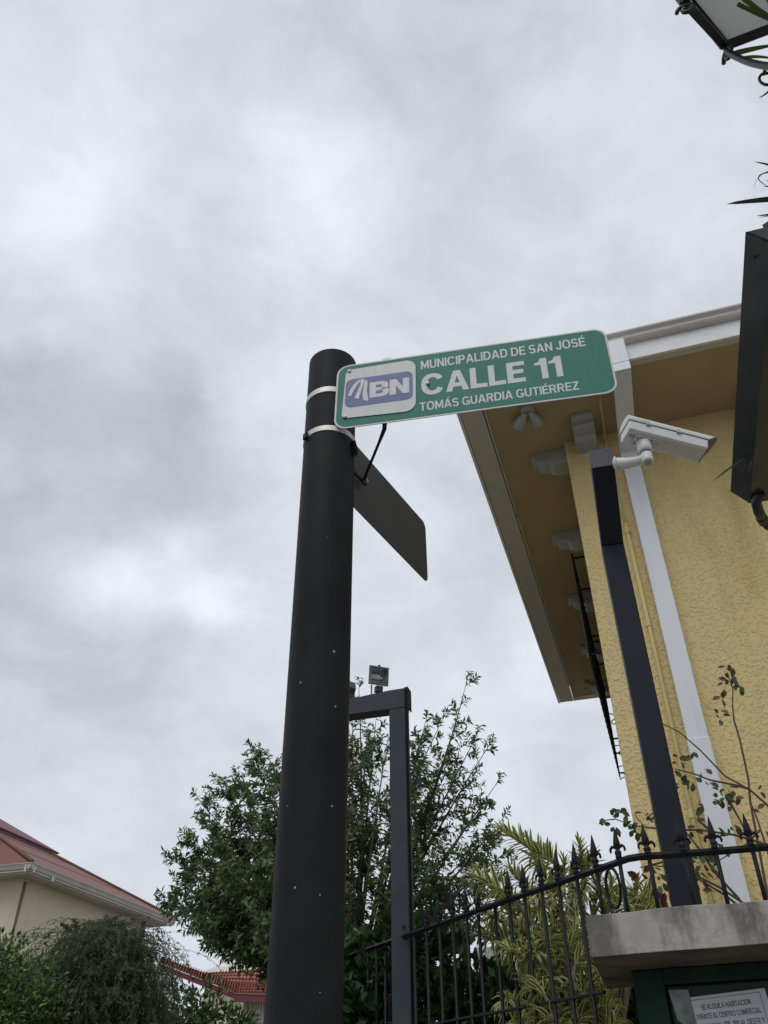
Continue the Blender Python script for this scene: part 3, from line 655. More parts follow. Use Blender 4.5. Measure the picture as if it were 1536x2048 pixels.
for i in range(7):
    for j in range(7):
        c = top + UP * (.006 + j * .0155) + fa * (-.045 + i * .015) + pn * .0065; s_ = 1 if (i + j) % 2 else -1
        d = (fa + UP * s_) / math.sqrt(2); q = (fa - UP * s_) / math.sqrt(2)
        mb.add([c - d * .0065, c + q * .0016, c + d * .0065, c - q * .0016, c + pn * .0016], [(0, 1, 4), (1, 2, 4), (2, 3, 4), (3, 0, 4)])
mb.build('tread_ridge', 'tread', plate, kind='stuff')

r0 = hd(1259, 858, 3.02)                         # near lower edge of the housing
r1 = hp(1416, 898, r0, az(80 - 90))
ax = r1 - r0; LN = np.linalg.norm(ax); ax /= LN
fs_ = np.cross(UP, ax); fs_ /= np.linalg.norm(fs_)                 # toward the far side
upv = np.cross(ax, fs_); upv = upv if upv[2] > 0 else -upv
def cb(l, s_, h): return r0 + ax * l + fs_ * s_ + upv * h
scam = thing('security_camera', 'white box security camera on a curved arm at the top of the bent pole', 'security camera', hd(1235, 925, 3.1))
HWd, SH = .102, .058
low = [(0, .008), (.010, .001), (.022, 0), (HWd - .012, 0), (HWd, .008), (HWd, SH), (0, SH)]
def loft(secs, m, name, parent, **k):
    n_ = len(secs[0]); V = [p for q in secs for p in q]; fs = [tuple(range(n_))[::-1], tuple(range((len(secs) - 1) * n_, len(secs) * n_))]
    for a_ in range(len(secs) - 1):
        fs += [(a_ * n_ + i, a_ * n_ + (i + 1) % n_, (a_ + 1) * n_ + (i + 1) % n_, (a_ + 1) * n_ + i) for i in range(n_)]
    mb = MB(); mb.add(V, fs); return mb.build(name, m, parent, **k)
hs = loft([[cb(0, s_, h) for s_, h in low], [cb(LN + .004 * h / SH, s_, h) for s_, h in low]], 'camera', 'housing', scam, bevel=.003)
lidp = [(-.003, SH + .004), (-.004, SH + .014), (-.002, SH + .028), (.006, SH + .040), (.022, SH + .049), (.05, SH + .053), (HWd - .020, SH + .049), (HWd - .006, SH + .040), (HWd + .002, SH + .028), (HWd + .004, SH + .014), (HWd + .003, SH + .004)]
ext_ = [.010, .020, .036, .050, .062, .068, .066, .060, .052, .044, .038]
loft([[cb(-.004, s_, h) for s_, h in lidp], [cb(LN + e_, s_, h) for (s_, h), e_ in zip(lidp, ext_)]], 'camera', 'lid', scam, bevel=.002)
loft([[cb(.002, s_, h) for s_, h in ((.001, SH - .001), (HWd - .001, SH - .001), (HWd - .001, SH + .004), (.001, SH + .004))],
      [cb(LN + .003, s_, h) for s_, h in ((.001, SH - .001), (HWd - .001, SH - .001), (HWd - .001, SH + .004), (.001, SH + .004))]], 'camdark', 'seam', scam)
# slanting hood face under the lid's front, with the dark window behind it
V = [cb(LN + .0045, .002, .002), cb(LN + .0045, HWd - .003, .002), cb(LN + .036, HWd, SH + .006), cb(LN + .008, .000, SH + .006)]
mb = MB(); mb.add(V + [v - ax * .003 for v in V], [(0, 1, 2, 3), (7, 6, 5, 4)] + [(i, i + 4, (i + 1) % 4 + 4, (i + 1) % 4) for i in range(4)]); mb.build('front_window', 'camfront', scam)
rim = [cb(LN + e_ + .0015, s_ * .97 + .0015, h) for (s_, h), e_ in zip(lidp, ext_)]
mb = MB(); mb.add(rim, [tuple(range(len(rim)))]); mb.build('hood_opening', 'camfront', scam)
for l_ in (.085, .225):
    lx = l_ * LN / .36
    mb = MB(); mb.box(cb(lx, -.004, SH + .003), ax, upv, fs_, .008, .011, .004); mb.box(cb(lx + .012, -.004, SH + .001), ax, upv, fs_, .003, .006, .004); mb.box(cb(lx, -.009, SH - .004), ax, upv, fs_, .004, .003, .002)
    mb.build('latch', 'screw', scam, bevel=.001)
Pc = cb(.085, .052, 0)
mb = MB(); mb.box(Pc - upv * .004, ax, fs_, upv, .046, .036, .002); mb.build('mounting_plate', 'camera', scam, bevel=.001)
for dx, dy in ((-.034, -.02), (.034, -.02), (-.034, .02), (.034, .02)):
    mb = MB(); c = Pc + ax * dx + fs_ * dy - upv * .006; mb.tube([c, c - upv * .005], .005, 6); mb.build('screw', 'screw', scam)
mb = MB(); mb.tube([Pc - UP * .004, Pc - UP * .010, Pc - UP * .050, Pc - UP * .064, Pc - UP * .070], [.026, .032, .033, .031, .024], 24); mb.build('neck', 'camera', scam, smooth=True)
J = Pc - UP * .07
mb = MB(); mb.tube([J + UP * .004, J - UP * .012], .024, 20); mb.build('joint_gap', 'camdark', scam)
dn = UP * -1 + az(200) * .12; dn /= np.linalg.norm(dn); J2 = J - UP * .010
mb = MB(); mb.tube([J2, J2 + dn * .004, J2 + dn * .050, J2 + dn * .055], [.020, .026, .026, .023], 24); mb.build('pivot_joint', 'camera', scam, smooth=True)
mb = MB(); mb.tube([J2 + dn * .054, J2 + dn * .058], [.017, .015], 18); mb.build('pivot_cap', 'screw', scam)
mb = MB(); mb.tube([J2 + dn * .057, J2 + dn * .061], .006, 6); mb.build('pivot_bolt', 'screw', scam)
elb = J2 + dn * .026
a0 = hp(1231, 929, top + fa * (hw + .004) + fb * .02, fa)
mb = MB(); mb.tube([a0 - fa * .004, a0 + fa * .004], .038, 20); mb.build('wall_flange', 'camera', scam, bevel=.002)
dA = elb - a0
mb = MB(); mb.tube([a0, a0 + dA * .1, a0 + dA * .35 - UP * .006, a0 + dA * .65 - UP * .006, a0 + dA * .9, elb], [.031, .030, .0265, .0225, .021, .021], 18); mb.build('arm', 'camera', scam, smooth=True).modifiers.new('edge', 'EDGE_SPLIT').split_angle = R_(45)
for q_ in (.027, -.028):
    mb = MB(); c = a0 + UP * q_ + fa * .003; mb.tube([c, c + fa * .010], .006, 6); mb.build('screw', 'screw', scam)
mb = MB()
for i in range(2):
    for j in range(5):
        mb.box(cb(.016 + j * .007, .030 + i * .013, -.0006), ax, fs_, upv, .0016, .0032, .0006)
for l_, h_ in ((.19, .03), (.235, .035), (.15, .05), (.142, .075)):
    mb.box(cb(l_, h_, -.0006), ax, fs_, upv, .0022, .0022, .0006)
mb.build('vent_hole', 'camdark', hs, kind='stuff')
# small blue mark printed on the lid, upside down
tu = (upv * .80 + fs_ * .60); tu /= np.linalg.norm(tu); tn = np.cross(tu, ax); tn = tn if tn.dot(fs_) < 0 else -tn
lettering('L9', cb(.082, -.003, SH + .0245) + tn * .001, -ax, -tu, .030, .011, tn, 'mark', scam, bold=.2, lift=.0042)

# ------------------------------------------------------------------ gate pillar: coping, body, niche and notice
FL = hz(1183, 1915, 2.03); BLk = hz(1213, 1978, 2.03)
cdir = az(115.0)
FR = FL + cdir * 1.0; BR = FR + (BLk - FL)
pil = thing('gate_pillar', 'dark green pillar under a weathered grey concrete cap, with a framed recess', 'pillar', (FL[0] + .3, FL[1] + .25, .13))
mb = MB(); z0, z1 = 2.03, 2.145
nseg = 14; vs0 = []
top_ = []; bot_ = []
for k in range(nseg + 1):
    p = FL + cdir * (k / nseg); j = rnd.uniform(-.004, .004)
    bot_.append((p[0], p[1], z0 + rnd.uniform(-.001, .001))); top_.append((p[0] + rnd.uniform(-.003, .003), p[1] + rnd.uniform(-.004, .004), z1 + j + (.004 if 0 < k < 6 else 0)))
bb = BLk - FL
V = [np.array(v) for v in bot_] + [np.array(v) for v in top_] + [np.array(v) + np.array([bb[0], bb[1], 0]) for v in bot_] + [np.array(v) + np.array([bb[0], bb[1], 0]) for v in top_]
n_ = nseg + 1; fs = []
for k in range(nseg):
    fs += [(k, k + 1, n_ + k + 1, n_ + k), (n_ + k, n_ + k + 1, 3 * n_ + k + 1, 3 * n_ + k), (2 * n_ + k, 3 * n_ + k, 3 * n_ + k + 1, 2 * n_ + k + 1), (k, 2 * n_ + k, 2 * n_ + k + 1, k + 1)]
fs += [(0, n_, 3 * n_, 2 * n_), (n_ - 1, 3 * n_ - 1, 4 * n_ - 1, 2 * n_ - 1)]
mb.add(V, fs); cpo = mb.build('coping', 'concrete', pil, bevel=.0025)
cpo.data.materials.append(MT['coping_under'])  # bottom faces get a darker brown material
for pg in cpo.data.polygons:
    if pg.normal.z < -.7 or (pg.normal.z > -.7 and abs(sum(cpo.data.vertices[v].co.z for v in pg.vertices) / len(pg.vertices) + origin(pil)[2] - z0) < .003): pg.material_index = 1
q = hz(1262, 1941, 2.03); bd = az(116.0); bn = np.cross(bd, UP); bn = bn if bn[1] < 0 else -bn
bq = lambda u, z, l=0.0: np.array([q[0], q[1], 0]) + bd * u + UP * z + bn * l
# body as a frame round a recessed panel
nx0, nx1, nz1 = .098, .62, 1.983
hp_ = [bq(-.0, .13), bq(.70, .13), bq(.70, .13) - bn * .33, bq(0, .13) - bn * .33]
mb = MB(); mb.prism([bq(0, .13, -.03), bq(.70, .13, -.03), bq(.70, .13, -.33), bq(0, .13, -.33)], (0, 0, 2.029 - .13)); mb.build('body', 'green', pil)
for u0, u1, za, zb in ((0, nx0, .13, 2.0285), (nx1, .70, .13, 2.0285), (nx0 + .0005, nx1 - .0005, nz1, 2.0285), (nx0 + .0005, nx1 - .0005, .13, 1.25)):
    mb = MB(); mb.prism([bq(u0, za, 0), bq(u1, za, 0), bq(u1, za, -.0295), bq(u0, za, -.0295)], (0, 0, zb - za)); mb.build('frame', 'green', pil, bevel=.003)
mb = MB(); mb.prism([bq(nx0 + .010, 1.26, -.008), bq(nx1 - .01, 1.26, -.008), bq(nx1 - .01, 1.26, -.029), bq(nx0 + .010, 1.26, -.029)], (0, 0, nz1 - .008 - 1.26)); mb.build('meter_door', 'niche', pil, bevel=.002)
# paper notice
nz = lambda px, py: hp(px, py, bq(0, 0, -.005), bn)
pl = nz(1362, 1997); pr_ = nz(1529, 1976); pr2 = pr_ - pl; 
notice = thing('paper_notice', 'white printed room-to-let notice taped to the green pillar recess', 'notice', pl)
pu = pr2 / np.linalg.norm(pr2); pv = np.cross(bn, pu); pv = pv if pv[2] > 0 else -pv; PW = np.linalg.norm(pr2)
pq = lambda u, v, l=0.0: pl + pu * u * PW + pv * v * PW + bn * l
mb = MB(); mb.prism([pq(0, 0, 0), pq(1, 0, 0), pq(1, -1.0, 0), pq(0, -1.0, 0)], -bn * .0012); mb.build('sheet', 'paper', notice)
mb = MB()
for a, b in (((.075, -.035), (.93, -.035)), ((.93, -.035), (.93, -.9)), ((.075, -.9), (.93, -.9)), ((.075, -.035), (.075, -.9))):
    P0_, P1_ = pq(*a, .0006), pq(*b, .0006); mb.bar(P0_, P1_, .0012, .0004, up=bn)
mb.build('border_line', 'ink', notice)
for txt, u0, w, v0, h in (('SE ALQUILA HABITACION', .21, .59, -.148, .056), ('FRENTE AL CENTRO COMERCIAL', .135, .755, -.245, .056),
                          ('DE GUADALUPE, 100 AL OESTE Y', .135, .765, -.350, .058), ('50 SUR.', .43, .17, -.440, .056)):
    lettering(txt, pq(u0, v0), pu, pv, PW * w, PW * h, bn, 'ink', notice, bold=.165, lift=.0006, each=False, gap=.13)
for P_, m_ in (([(-.13, .105), (.11, .085), (.115, -.28), (-.02, -.30), (-.10, -.22)], 'tape'), ([(-.11, -.36), (.04, -.34), (.05, -.6), (-.09, -.62)], 'tape'), ([(.90, .16), (1.12, .18), (1.12, .33), (.92, .30)], 'tape')):
    mb = MB(); mb.add([pq(a, b, .0012) for a, b in P_], [tuple(range(len(P_)))[::-1]]); o = mb.build('tape', 'tape', notice)

# ------------------------------------------------------------------ iron fence
RZ = 2.372
P0 = hd(1250, 1722, 3.2); P0[2] = 0
fl = az(-28.3)
fence = thing('iron_fence', 'black wrought iron fence with spearhead finials stepping round the pillar cap', 'fence', (P0[0], P0[1], 0))
def rail(a, b, z, w=.014, h=.011): 
    mb = MB(); mb.bar(a + UP * z, b + UP * z, w, h); return mb.build('rail', 'iron', fence, bevel=.003)
corner_in = P0 + fl * .06; corner_out = P0 + A * .045
mb = MB(); pts = [P0 + fl * 2.62 + UP * (RZ - .0), P0 + fl * 1.8 + UP * RZ, P0 + fl * .9 + UP * (RZ + .001), P0 + fl * .10 + UP * (RZ - .002), P0 + fl * .03 + UP * (RZ - .002), P0 + A * .012 + UP * (RZ + .001), P0 + A * .05 + UP * (RZ + .004), P0 + A * .3 + UP * (RZ + .001), P0 + A * 1.2 + UP * RZ]
mb.tube(pts, .0125, 4); mb.build('top_rail', 'iron', fence)
rail(P0 + fl * .205, P0 + fl * 2.62, 1.985)
# fleur-de-lis finial (shared mesh), origin at its foot on the rail
def finial_mesh():
    mb = MB(); s8 = 8
    mb.lathe((0, 0, 0), [(.009, 0), (.012, .004), (.012, .010), (.010, .013), (.0125, .016), (.0125, .024), (.0085, .027), (.0085, .034), (.012, .040), (.0135, .048), (.011, .060), (.0065, .080), (.0028, .096), (.0004, .104)], s8)
    for sgn in (-1, 1):
        P = [np.array([sgn * x, 0, z]) for x, z in ((.004, .034), (.012, .040), (.020, .041), (.026, .036), (.028, .029), (.026, .023))]
        mb.tube(P, [.005, .0058, .0052, .0046, .0044, .003], 6)
    return mb
fm = finial_mesh(); fme = bpy.data.meshes.new('finial')
fme.from_pydata(fm.v, [], fm.f); fme.polygons.foreach_set('use_smooth', [True] * len(fme.polygons)); fme.materials.append(MT['iron'])
def pale_mesh(h):
    mb = MB(); mb.tube([(0, 0, 0), (0, 0, h)], .0074, 8); me = bpy.data.meshes.new('pale')
    me.from_pydata(mb.v, [], mb.f); me.materials.append(MT['iron']); me.polygons.foreach_set('use_smooth', [True] * len(me.polygons)); return me
long_pale = pale_mesh(RZ - .13); short_pale = pale_mesh(RZ + .004 - 2.14)
def pale(pos, me, z0, ang, fin=True, s_=1.0):
    p = bpy.data.objects.new('pale', me); COL.objects.link(p); p.parent = fence
    p.location = (pos[0] - P0[0], pos[1] - P0[1], z0); p.rotation_euler.z = ang
    if fin:
        f = bpy.data.objects.new('finial', fme); COL.objects.link(f); f.parent = p
        f.location = (0, 0, RZ - z0 + .006); f.scale = (s_, s_, s_ * rnd.uniform(1.08, 1.14)); f.rotation_euler = (rnd.uniform(-.03, .03), rnd.uniform(-.03, .03), rnd.uniform(-.15, .15))
angA = math.atan2(A[1], A[0]); angL = math.atan2(fl[1], fl[0])
for t_ in (.083, .203, .307, .426, .54, .655, .77, .885, 1.0, 1.11):
    pale(P0 + A * t_, short_pale, 2.14, angA)
pale(P0 + fl * .028, short_pale, 2.14, R_(-45))
for k, px in enumerate((1198, 1158, 1121, 1087, 1052, 1021, 992, 958, 935, 907, 880, 854, 829, 804)):
    dd = hp(px, 1740, P0, np.cross(fl, UP)); r_ = ray(px, 1760 + (1238 - px) * .34)
    # distance along the fence where the sight line crosses it
    Mx = np.array([[fl[0], -r_[0]], [fl[1], -r_[1]]]); t_, _ = np.linalg.solve(Mx, -P0[:2])
    on_cap = t_ < .17
    pale(P0 + fl * t_, short_pale if on_cap else long_pale, 2.14 if on_cap else .13, angL, fin=(px not in (992, 829)))
for t_ in np.arange(1.80, 2.62, .095):
    pale(P0 + fl * t_, long_pale, .13, angL, fin=False)
# hoop between two pales under the rail at the corner
mb = MB(); ha, hb = P0 + fl * .125, P0 + fl * .038
cc = (ha + hb) / 2; hv = (ha - hb); hv /= np.linalg.norm(hv)
P = [cc + UP * (RZ - .078) + hv * .036 * math.cos(t_) + UP * .066 * math.sin(t_) for t_ in np.linspace(0, 2 * math.pi, 25)]
mb.tube(P, .0055, 6, cap=False); mb.build('hoop', 'iron', fence, smooth=True)

# ------------------------------------------------------------------ gate frame and floodlights
GP = hd(803, 1700, 4.55); GT = hp(803, 1388, GP, B)[2]
gate = thing('gate_frame', 'plain grey steel gate arch standing behind the spiked fence', 'gate', (GP[0], GP[1], 0))
ghw = .047
mb = MB(); mb.box((GP[0], GP[1], (GT - .105) / 2), A, B, UP, ghw, ghw, (GT - .105) / 2); mb.build('post', 'gate', gate, bevel=.004)
LB = .63
mb = MB(); mb.box((GP[0] - A[0] * LB, GP[1] - A[1] * LB, (GT - .105) / 2), A, B, UP, ghw, ghw, (GT - .105) / 2); mb.build('post', 'gate', gate, bevel=.004)
# beam with a slight sag, mitred into the corner
bt = []
gz = lambda u, w, z: np.array([GP[0], GP[1], 0]) + A * u + B * w + UP * z
ks = np.linspace(-LB - ghw, ghw, 9); sag = [.0, .0, -.002, -.004, -.006, -.004, .004, .010, .012]
V = []; 
for u, s_ in zip(ks, sag):
    V += [gz(u, -ghw - .002, GT - .104), gz(u, -ghw - .002, GT + s_), gz(u, ghw + .002, GT + s_), gz(u, ghw + .002, GT - .104)]
fs = [(0, 1, 2, 3), (32, 35, 34, 33)]
for k in range(8):
    for j in range(4): fs.append((k * 4 + j, (k + 1) * 4 + j, (k + 1) * 4 + (j + 1) % 4, k * 4 + (j + 1) % 4))
mb = MB(); mb.add(V, fs); mb.build('beam', 'gate', gate)
mb = MB(); mb.box(gz(ghw + .012, .01, GT - .035), A, B, UP, .004, .04, .065); mb.box(gz(ghw + .006, -.03, GT + .012), A, B, UP, .010, .006, .012); mb.build('hinge_plate', 'iron', gate, bevel=.002)
mb = MB(); mb.tube([gz(ghw + .006, -.02, GT - .02), gz(ghw + .009, -.025, GT - .10), gz(ghw + .006, -.02, GT - .3), gz(ghw + .006, -.02, .2)], .006, 6); mb.build('cable', 'iron', gate)
mb = MB(); c = gz(-.010, -ghw - .003, GT - .050); mb.tube([c, c - B * .002], .005, 10); mb.build('bolt_hole', 'camdark', gate)

def floodlight(px, py, w, h, face, label, down=.15):
    c = hp(px, py, GP, B)
    f = face - UP * down; f = f / np.linalg.norm(f); r = np.cross(f, UP); r /= np.linalg.norm(r); u = np.cross(r, f)
    t = thing('floodlight', label, 'floodlight', c, 'halogen floodlights on the gate beam')
    Q = lambda a, b, l: c + r * a + u * b + f * l
    fr = [(-w, -h), (w, -h), (w, h), (-w, h)]
    mb = MB()
    # dished body behind
    Bk = [Q(a * .55, b * .5, -.055) for a, b in fr]; Fr = [Q(a, b, 0) for a, b in fr]
    mb.add(Fr + Bk, [(0, 4, 5, 1), (1, 5, 6, 2), (2, 6, 7, 3), (3, 7, 4, 0), (4, 7, 6, 5)]); mb.build('reflector_shell', 'floodbody', t)
    mb = MB(); Bi = [Q(a * .5, b * .45, -.045) for a, b in fr]; Fi = [Q(a * .94, b * .94, -.001) for a, b in fr]
    mb.add(Fi + Bi, [(0, 1, 5, 4), (1, 2, 6, 5), (2, 3, 7, 6), (3, 0, 4, 7), (4, 5, 6, 7)]); mb.build('reflector', 'reflector', t)
    mb = MB(); wd = .010
    mb.box(Q(0, h, .004), r, u, f, w + wd / 2, wd / 2, .008); mb.box(Q(0, -h, .004), r, u, f, w + wd / 2, wd / 2, .008)
    mb.box(Q(-w, 0, .004), r, u, f, wd / 2, h - wd / 2, .008); mb.box(Q(w, 0, .004), r, u, f, wd / 2, h - wd / 2, .008)
    mb.box(Q(0, h + .010, .004), r, u, f, .007, .006, .006)
    mb.build('front_frame', 'floodbody', t)
    mb = MB(); mb.tube([Q(-w * .6, -.004, -.022), Q(w * .6, -.004, -.022)], .005, 8); mb.build('halogen_tube', 'camera', t)
    mb = MB(); mb.box(Q(-w * .2, -h - .026, -.018), r, u, f, .022, .019, .02); mb.build('junction_box', 'camdark', t, bevel=.004)
    for s_ in (-w * .55, w * .62):
        top_ = Q(s_, -h - .004, -.02); mb = MB(); mb.bar(top_, np.array([top_[0], top_[1], GT - .002]), .009, .006); mb.build('leg', 'floodbody', t)
    return t
floodlight(757, 1352, .056, .051, -B * .8 + A * .62, 'grey halogen floodlight with glass front on the gate beam, right of the thick pole')
floodlight(693, 1378, .052, .040, B * .5 - A * .75, 'halogen floodlight on the gate beam, half hidden by the thick pole')

# ------------------------------------------------------------------ small tree behind the gate
TD = 9.0
tb = hd(700, 2140, TD); tbase = np.array([tb[0], tb[1], 0])
tree = thing('tree', 'leafy green tree with upright tufted shoots behind the thick black pole', 'tree', tbase)
fork = np.array([tb[0], tb[1], 2.5])
tips = [(505, 1508, 0), (440, 1572, .2), (415, 1650, -.3), (350, 1722, .1), (340, 1800, -.2), (362, 1765, .4), (402, 1604, .5), (532, 1555, -.4), (470, 1640, .3), (400, 1835, .2),
        (425, 1850, -.4), (560, 1930, 0), (540, 1520, .6), (480, 1560, -.2), (560, 1640, .8), (520, 1720, -.8), (460, 1760, -.6), (430, 1700, .7), (520, 1840, -1), (560, 1780, .2), (510, 1900, .5),
        (590, 1500, .3), (620, 1450, -.2), (655, 1430, .4), (560, 1900, -.7), (520, 1930, .3),
        (718, 1378, .1), (705, 1460, -.5), (752, 1440, .4), (772, 1500, -.2), (740, 1560, .7), (690, 1640, -.6), (760, 1640, .2), (690, 1540, .2), (733, 1480, .1),
        (932, 1368, 0), (885, 1440, .4), (950, 1478, -.2), (975, 1496, .2), (990, 1572, -.1), (918, 1580, .3), (1003, 1640, .2), (985, 1700, -.3), (850, 1448, .2), (842, 1540, -.4), (888, 1530, .3),
        (945, 1640, -.5), (1010, 1740, .4), (905, 1700, -.2), (955, 1745, .6), (850, 1640, .7), (800, 1560, -.3), (815, 1700, -.8), (880, 1790, .5), (980, 1800, .1), (1030, 1690, .5),
        (760, 1760, -.5), (930, 1840, -.3), (640, 1700, -.9), (700, 1800, -.9), (600, 1860, -.8), (640, 1560, .6), (860, 1890, .3), (770, 1880, .5),
        (385, 1750, .3), (430, 1745, -.2), (470, 1700, .5), (500, 1620, -.5), (382, 1682, .1), (540, 1640, .2), (460, 1820, .1), (425, 1800, -.5), (500, 1790, .4), (545, 1860, .3), (370, 1815, .3),
        (870, 1700, -.4), (920, 1760, .1), (960, 1690, .3), (850, 1820, -.3), (740, 1680, .3), (835, 1500, .1), (900, 1480, -.2), (980, 1850, -.2)]
branch = MB(); L_pos = []; L_dir = []; L_nor = []; L_len = []
mb = MB(); mb.tube([tbase, tbase + np.array([.02, 0, 1.3]), fork], [.10, .08, .07], 10); trunk = mb.build('trunk', 'bark', tree, smooth=True)
def twig(p, d, ln, nl, lsz):
    q1 = p + d * ln * .5 + rvec()[0] * ln * .06; q2 = p + d * ln + UP * ln * .12 + rvec()[0] * ln * .05
    P = bez(p, q1, q2, 5); branch.tube(P, [.0042, .0036, .003, .0024, .0014], 3, cap=False)
    for k in range(nl):
        t_ = .12 + .88 * (k / nl) ** .8; t2 = min(1, t_); c = (1 - t2) ** 2 * p + 2 * t2 * (1 - t2) * q1 + t2 * t2 * q2
        dd = (q2 - p) / (np.linalg.norm(q2 - p) + 1e-9); s_ = np.cross(dd, rvec()[0]); s_ /= np.linalg.norm(s_) + 1e-9
        ld = dd * rng.uniform(.15, .9) + s_ * rng.uniform(.6, 1.1) - UP * rng.uniform(0, .35)
        L_pos.append(c); L_dir.append(ld); L_nor.append(np.cross(ld, np.cross(dd, ld)) + rvec()[0] * .4); L_len.append(lsz * rng.uniform(.6, 1.15))
for (px, py, dy) in tips:
    tip = hd(px, py, TD + dy)
    right_side = px > 690
    mid = fork * .45 + tip * .55 + np.array([rng.normal() * .08, rng.normal() * .1, -.10 if py > 1700 else .02]) + np.array([(tip[0] - fork[0]) * -.05, 0, 0])
    P = bez(fork + rvec()[0] * .05, mid, tip, 14); Ltot = np.linalg.norm(tip - fork)
    branch.tube(P, list(np.linspace(.024, .003, 14)), 5, cap=False)
    nt_ = int(Ltot * (8 if right_side else 20))
    for k in range(nt_):
        t_ = rng.uniform(.50 if (px < 560 and py > 1680) else .28, 1.0) ** (.8 if right_side else 1); i = min(12, int(t_ * 13)); fr_ = t_ * 13 - i; p = P[i] * (1 - fr_) + P[i + 1] * fr_
        dd = (P[i + 1] - P[i]); dd /= np.linalg.norm(dd)
        s_ = rvec()[0]; s_ -= dd * s_.dot(dd); s_ /= np.linalg.norm(s_)
        d = dd * rng.uniform(.5, 1.1) + s_ * rng.uniform(.6, 1.3) + UP * rng.uniform(-.2, .3); d /= np.linalg.norm(d)
        twig(p, d, rng.uniform(.14, .30) * (1 if t_ < .85 else .7), 17, .084)
    dd = P[-1] - P[-3]; dd /= np.linalg.norm(dd); twig(P[-1], dd, .15, 20, .075)
br = branch.build('branches', 'bark', tree)
leaves(L_pos, L_dir, L_nor, L_len, np.array(L_len) * .34, 'crown', 'leaf_tree', tree, droop=.08, kind='stuff')

# ------------------------------------------------------------------ leafy masses: hedges, dark shrub
def bushy(name, label, cat, outline, D, depth, nleaf, lsz, m, wid=.55, bot=.3, stemcol='bark', nst=14, group=None, dens=.6):
    """outline: crest points (px, py) seen from the street; the bush fills from the crest down to the ground"""
    C_ = [hd(x, y, D) for x, y in outline]
    c0 = sum(C_) / len(C_); t = thing(name, label, cat, (c0[0], c0[1], 0), group)
    pos = []; dr = []; nr = []
    xs = np.array([c[0] for c in C_]); ys = np.array([c[1] for c in C_]); zs = np.array([c[2] for c in C_])
    od = np.argsort(xs); xs, ys, zs = xs[od], ys[od], zs[od]
    # clumps over the front and top surface
    ncl = max(30, nleaf // 42)
    mbS = MB()
    for k in range(ncl):
        x = rng.uniform(xs[0], xs[-1]); zt = np.interp(x, xs, zs); yy = np.interp(x, xs, ys)
        a = rng.uniform(0, 1); z = (zt - .08 - a * 1.05) if rng.random() < .8 else rng.uniform(bot, zt - 1.0); off = (1 - math.exp(-3 * (zt - z))) * depth * .5 * (1 if rng.random() < dens else -rng.uniform(-.8, 1))
        c = np.array([x, yy - off + rng.normal() * .06, z]); r = rng.uniform(.10, .22)
        if rng.random() < .25: mbS.tube([np.array([x + rng.normal() * .1, yy, max(.1, z - .6)]), c], [.006, .003], 3, cap=False)
        for _ in range(42):
            v = rvec()[0]; p = c + v * r * rng.uniform(.4, 1) ** .5; pos.append(p); d = v + UP * .35 + rvec()[0] * .5; dr.append(d); nr.append(rvec()[0] * .8 + UP - az(0) * .5)
    for k in range(nst):
        x = xs[0] + (xs[-1] - xs[0]) * (k + .5) / nst; yy = np.interp(x, xs, ys)
        mbS.tube([(x, yy, 0), (x + rng.normal() * .05, yy, np.interp(x, xs, zs) - .35)], [.02, .008], 5)
    mbS.build('stems', stemcol, t)
    L = lsz * rng.uniform(.6, 1.2, len(pos))
    leaves(pos, dr, nr, L, L * wid, 'foliage', m, t, kind='stuff')
    return t
bushy('hedge', 'bright green clipped hedge at the bottom left corner below the cream house', 'hedge',
      [(-90, 1868), (-30, 1870), (0, 1874), (30, 1878), (60, 1886), (85, 1900), (105, 1930), (125, 1985)], 6.6, .8, 24000, .036, 'leaf_hedge')
bushy('hedge', 'rounded green hedge below the orange tiled roof, right of the weeping shrub', 'hedge',
      [(290, 1975), (330, 1972), (365, 1968), (400, 1976), (440, 1998), (470, 2014), (495, 2025), (508, 2048), (512, 2090)], 8.2, .7, 9500, .06, 'leaf_hedge2')
bushy('dark_shrub', 'dense dark green shrub low behind the fence pales, between gate post and pillar', 'shrub',
      [(640, 1900), (700, 1880), (760, 1870), (820, 1860), (870, 1865), (920, 1885), (950, 1930), (1000, 1960), (1040, 1945), (1080, 1900), (1130, 1880), (1180, 1890), (1230, 1900), (1270, 1900)], 5.2, .9, 24000, .080, 'leaf_dark', wid=.55)

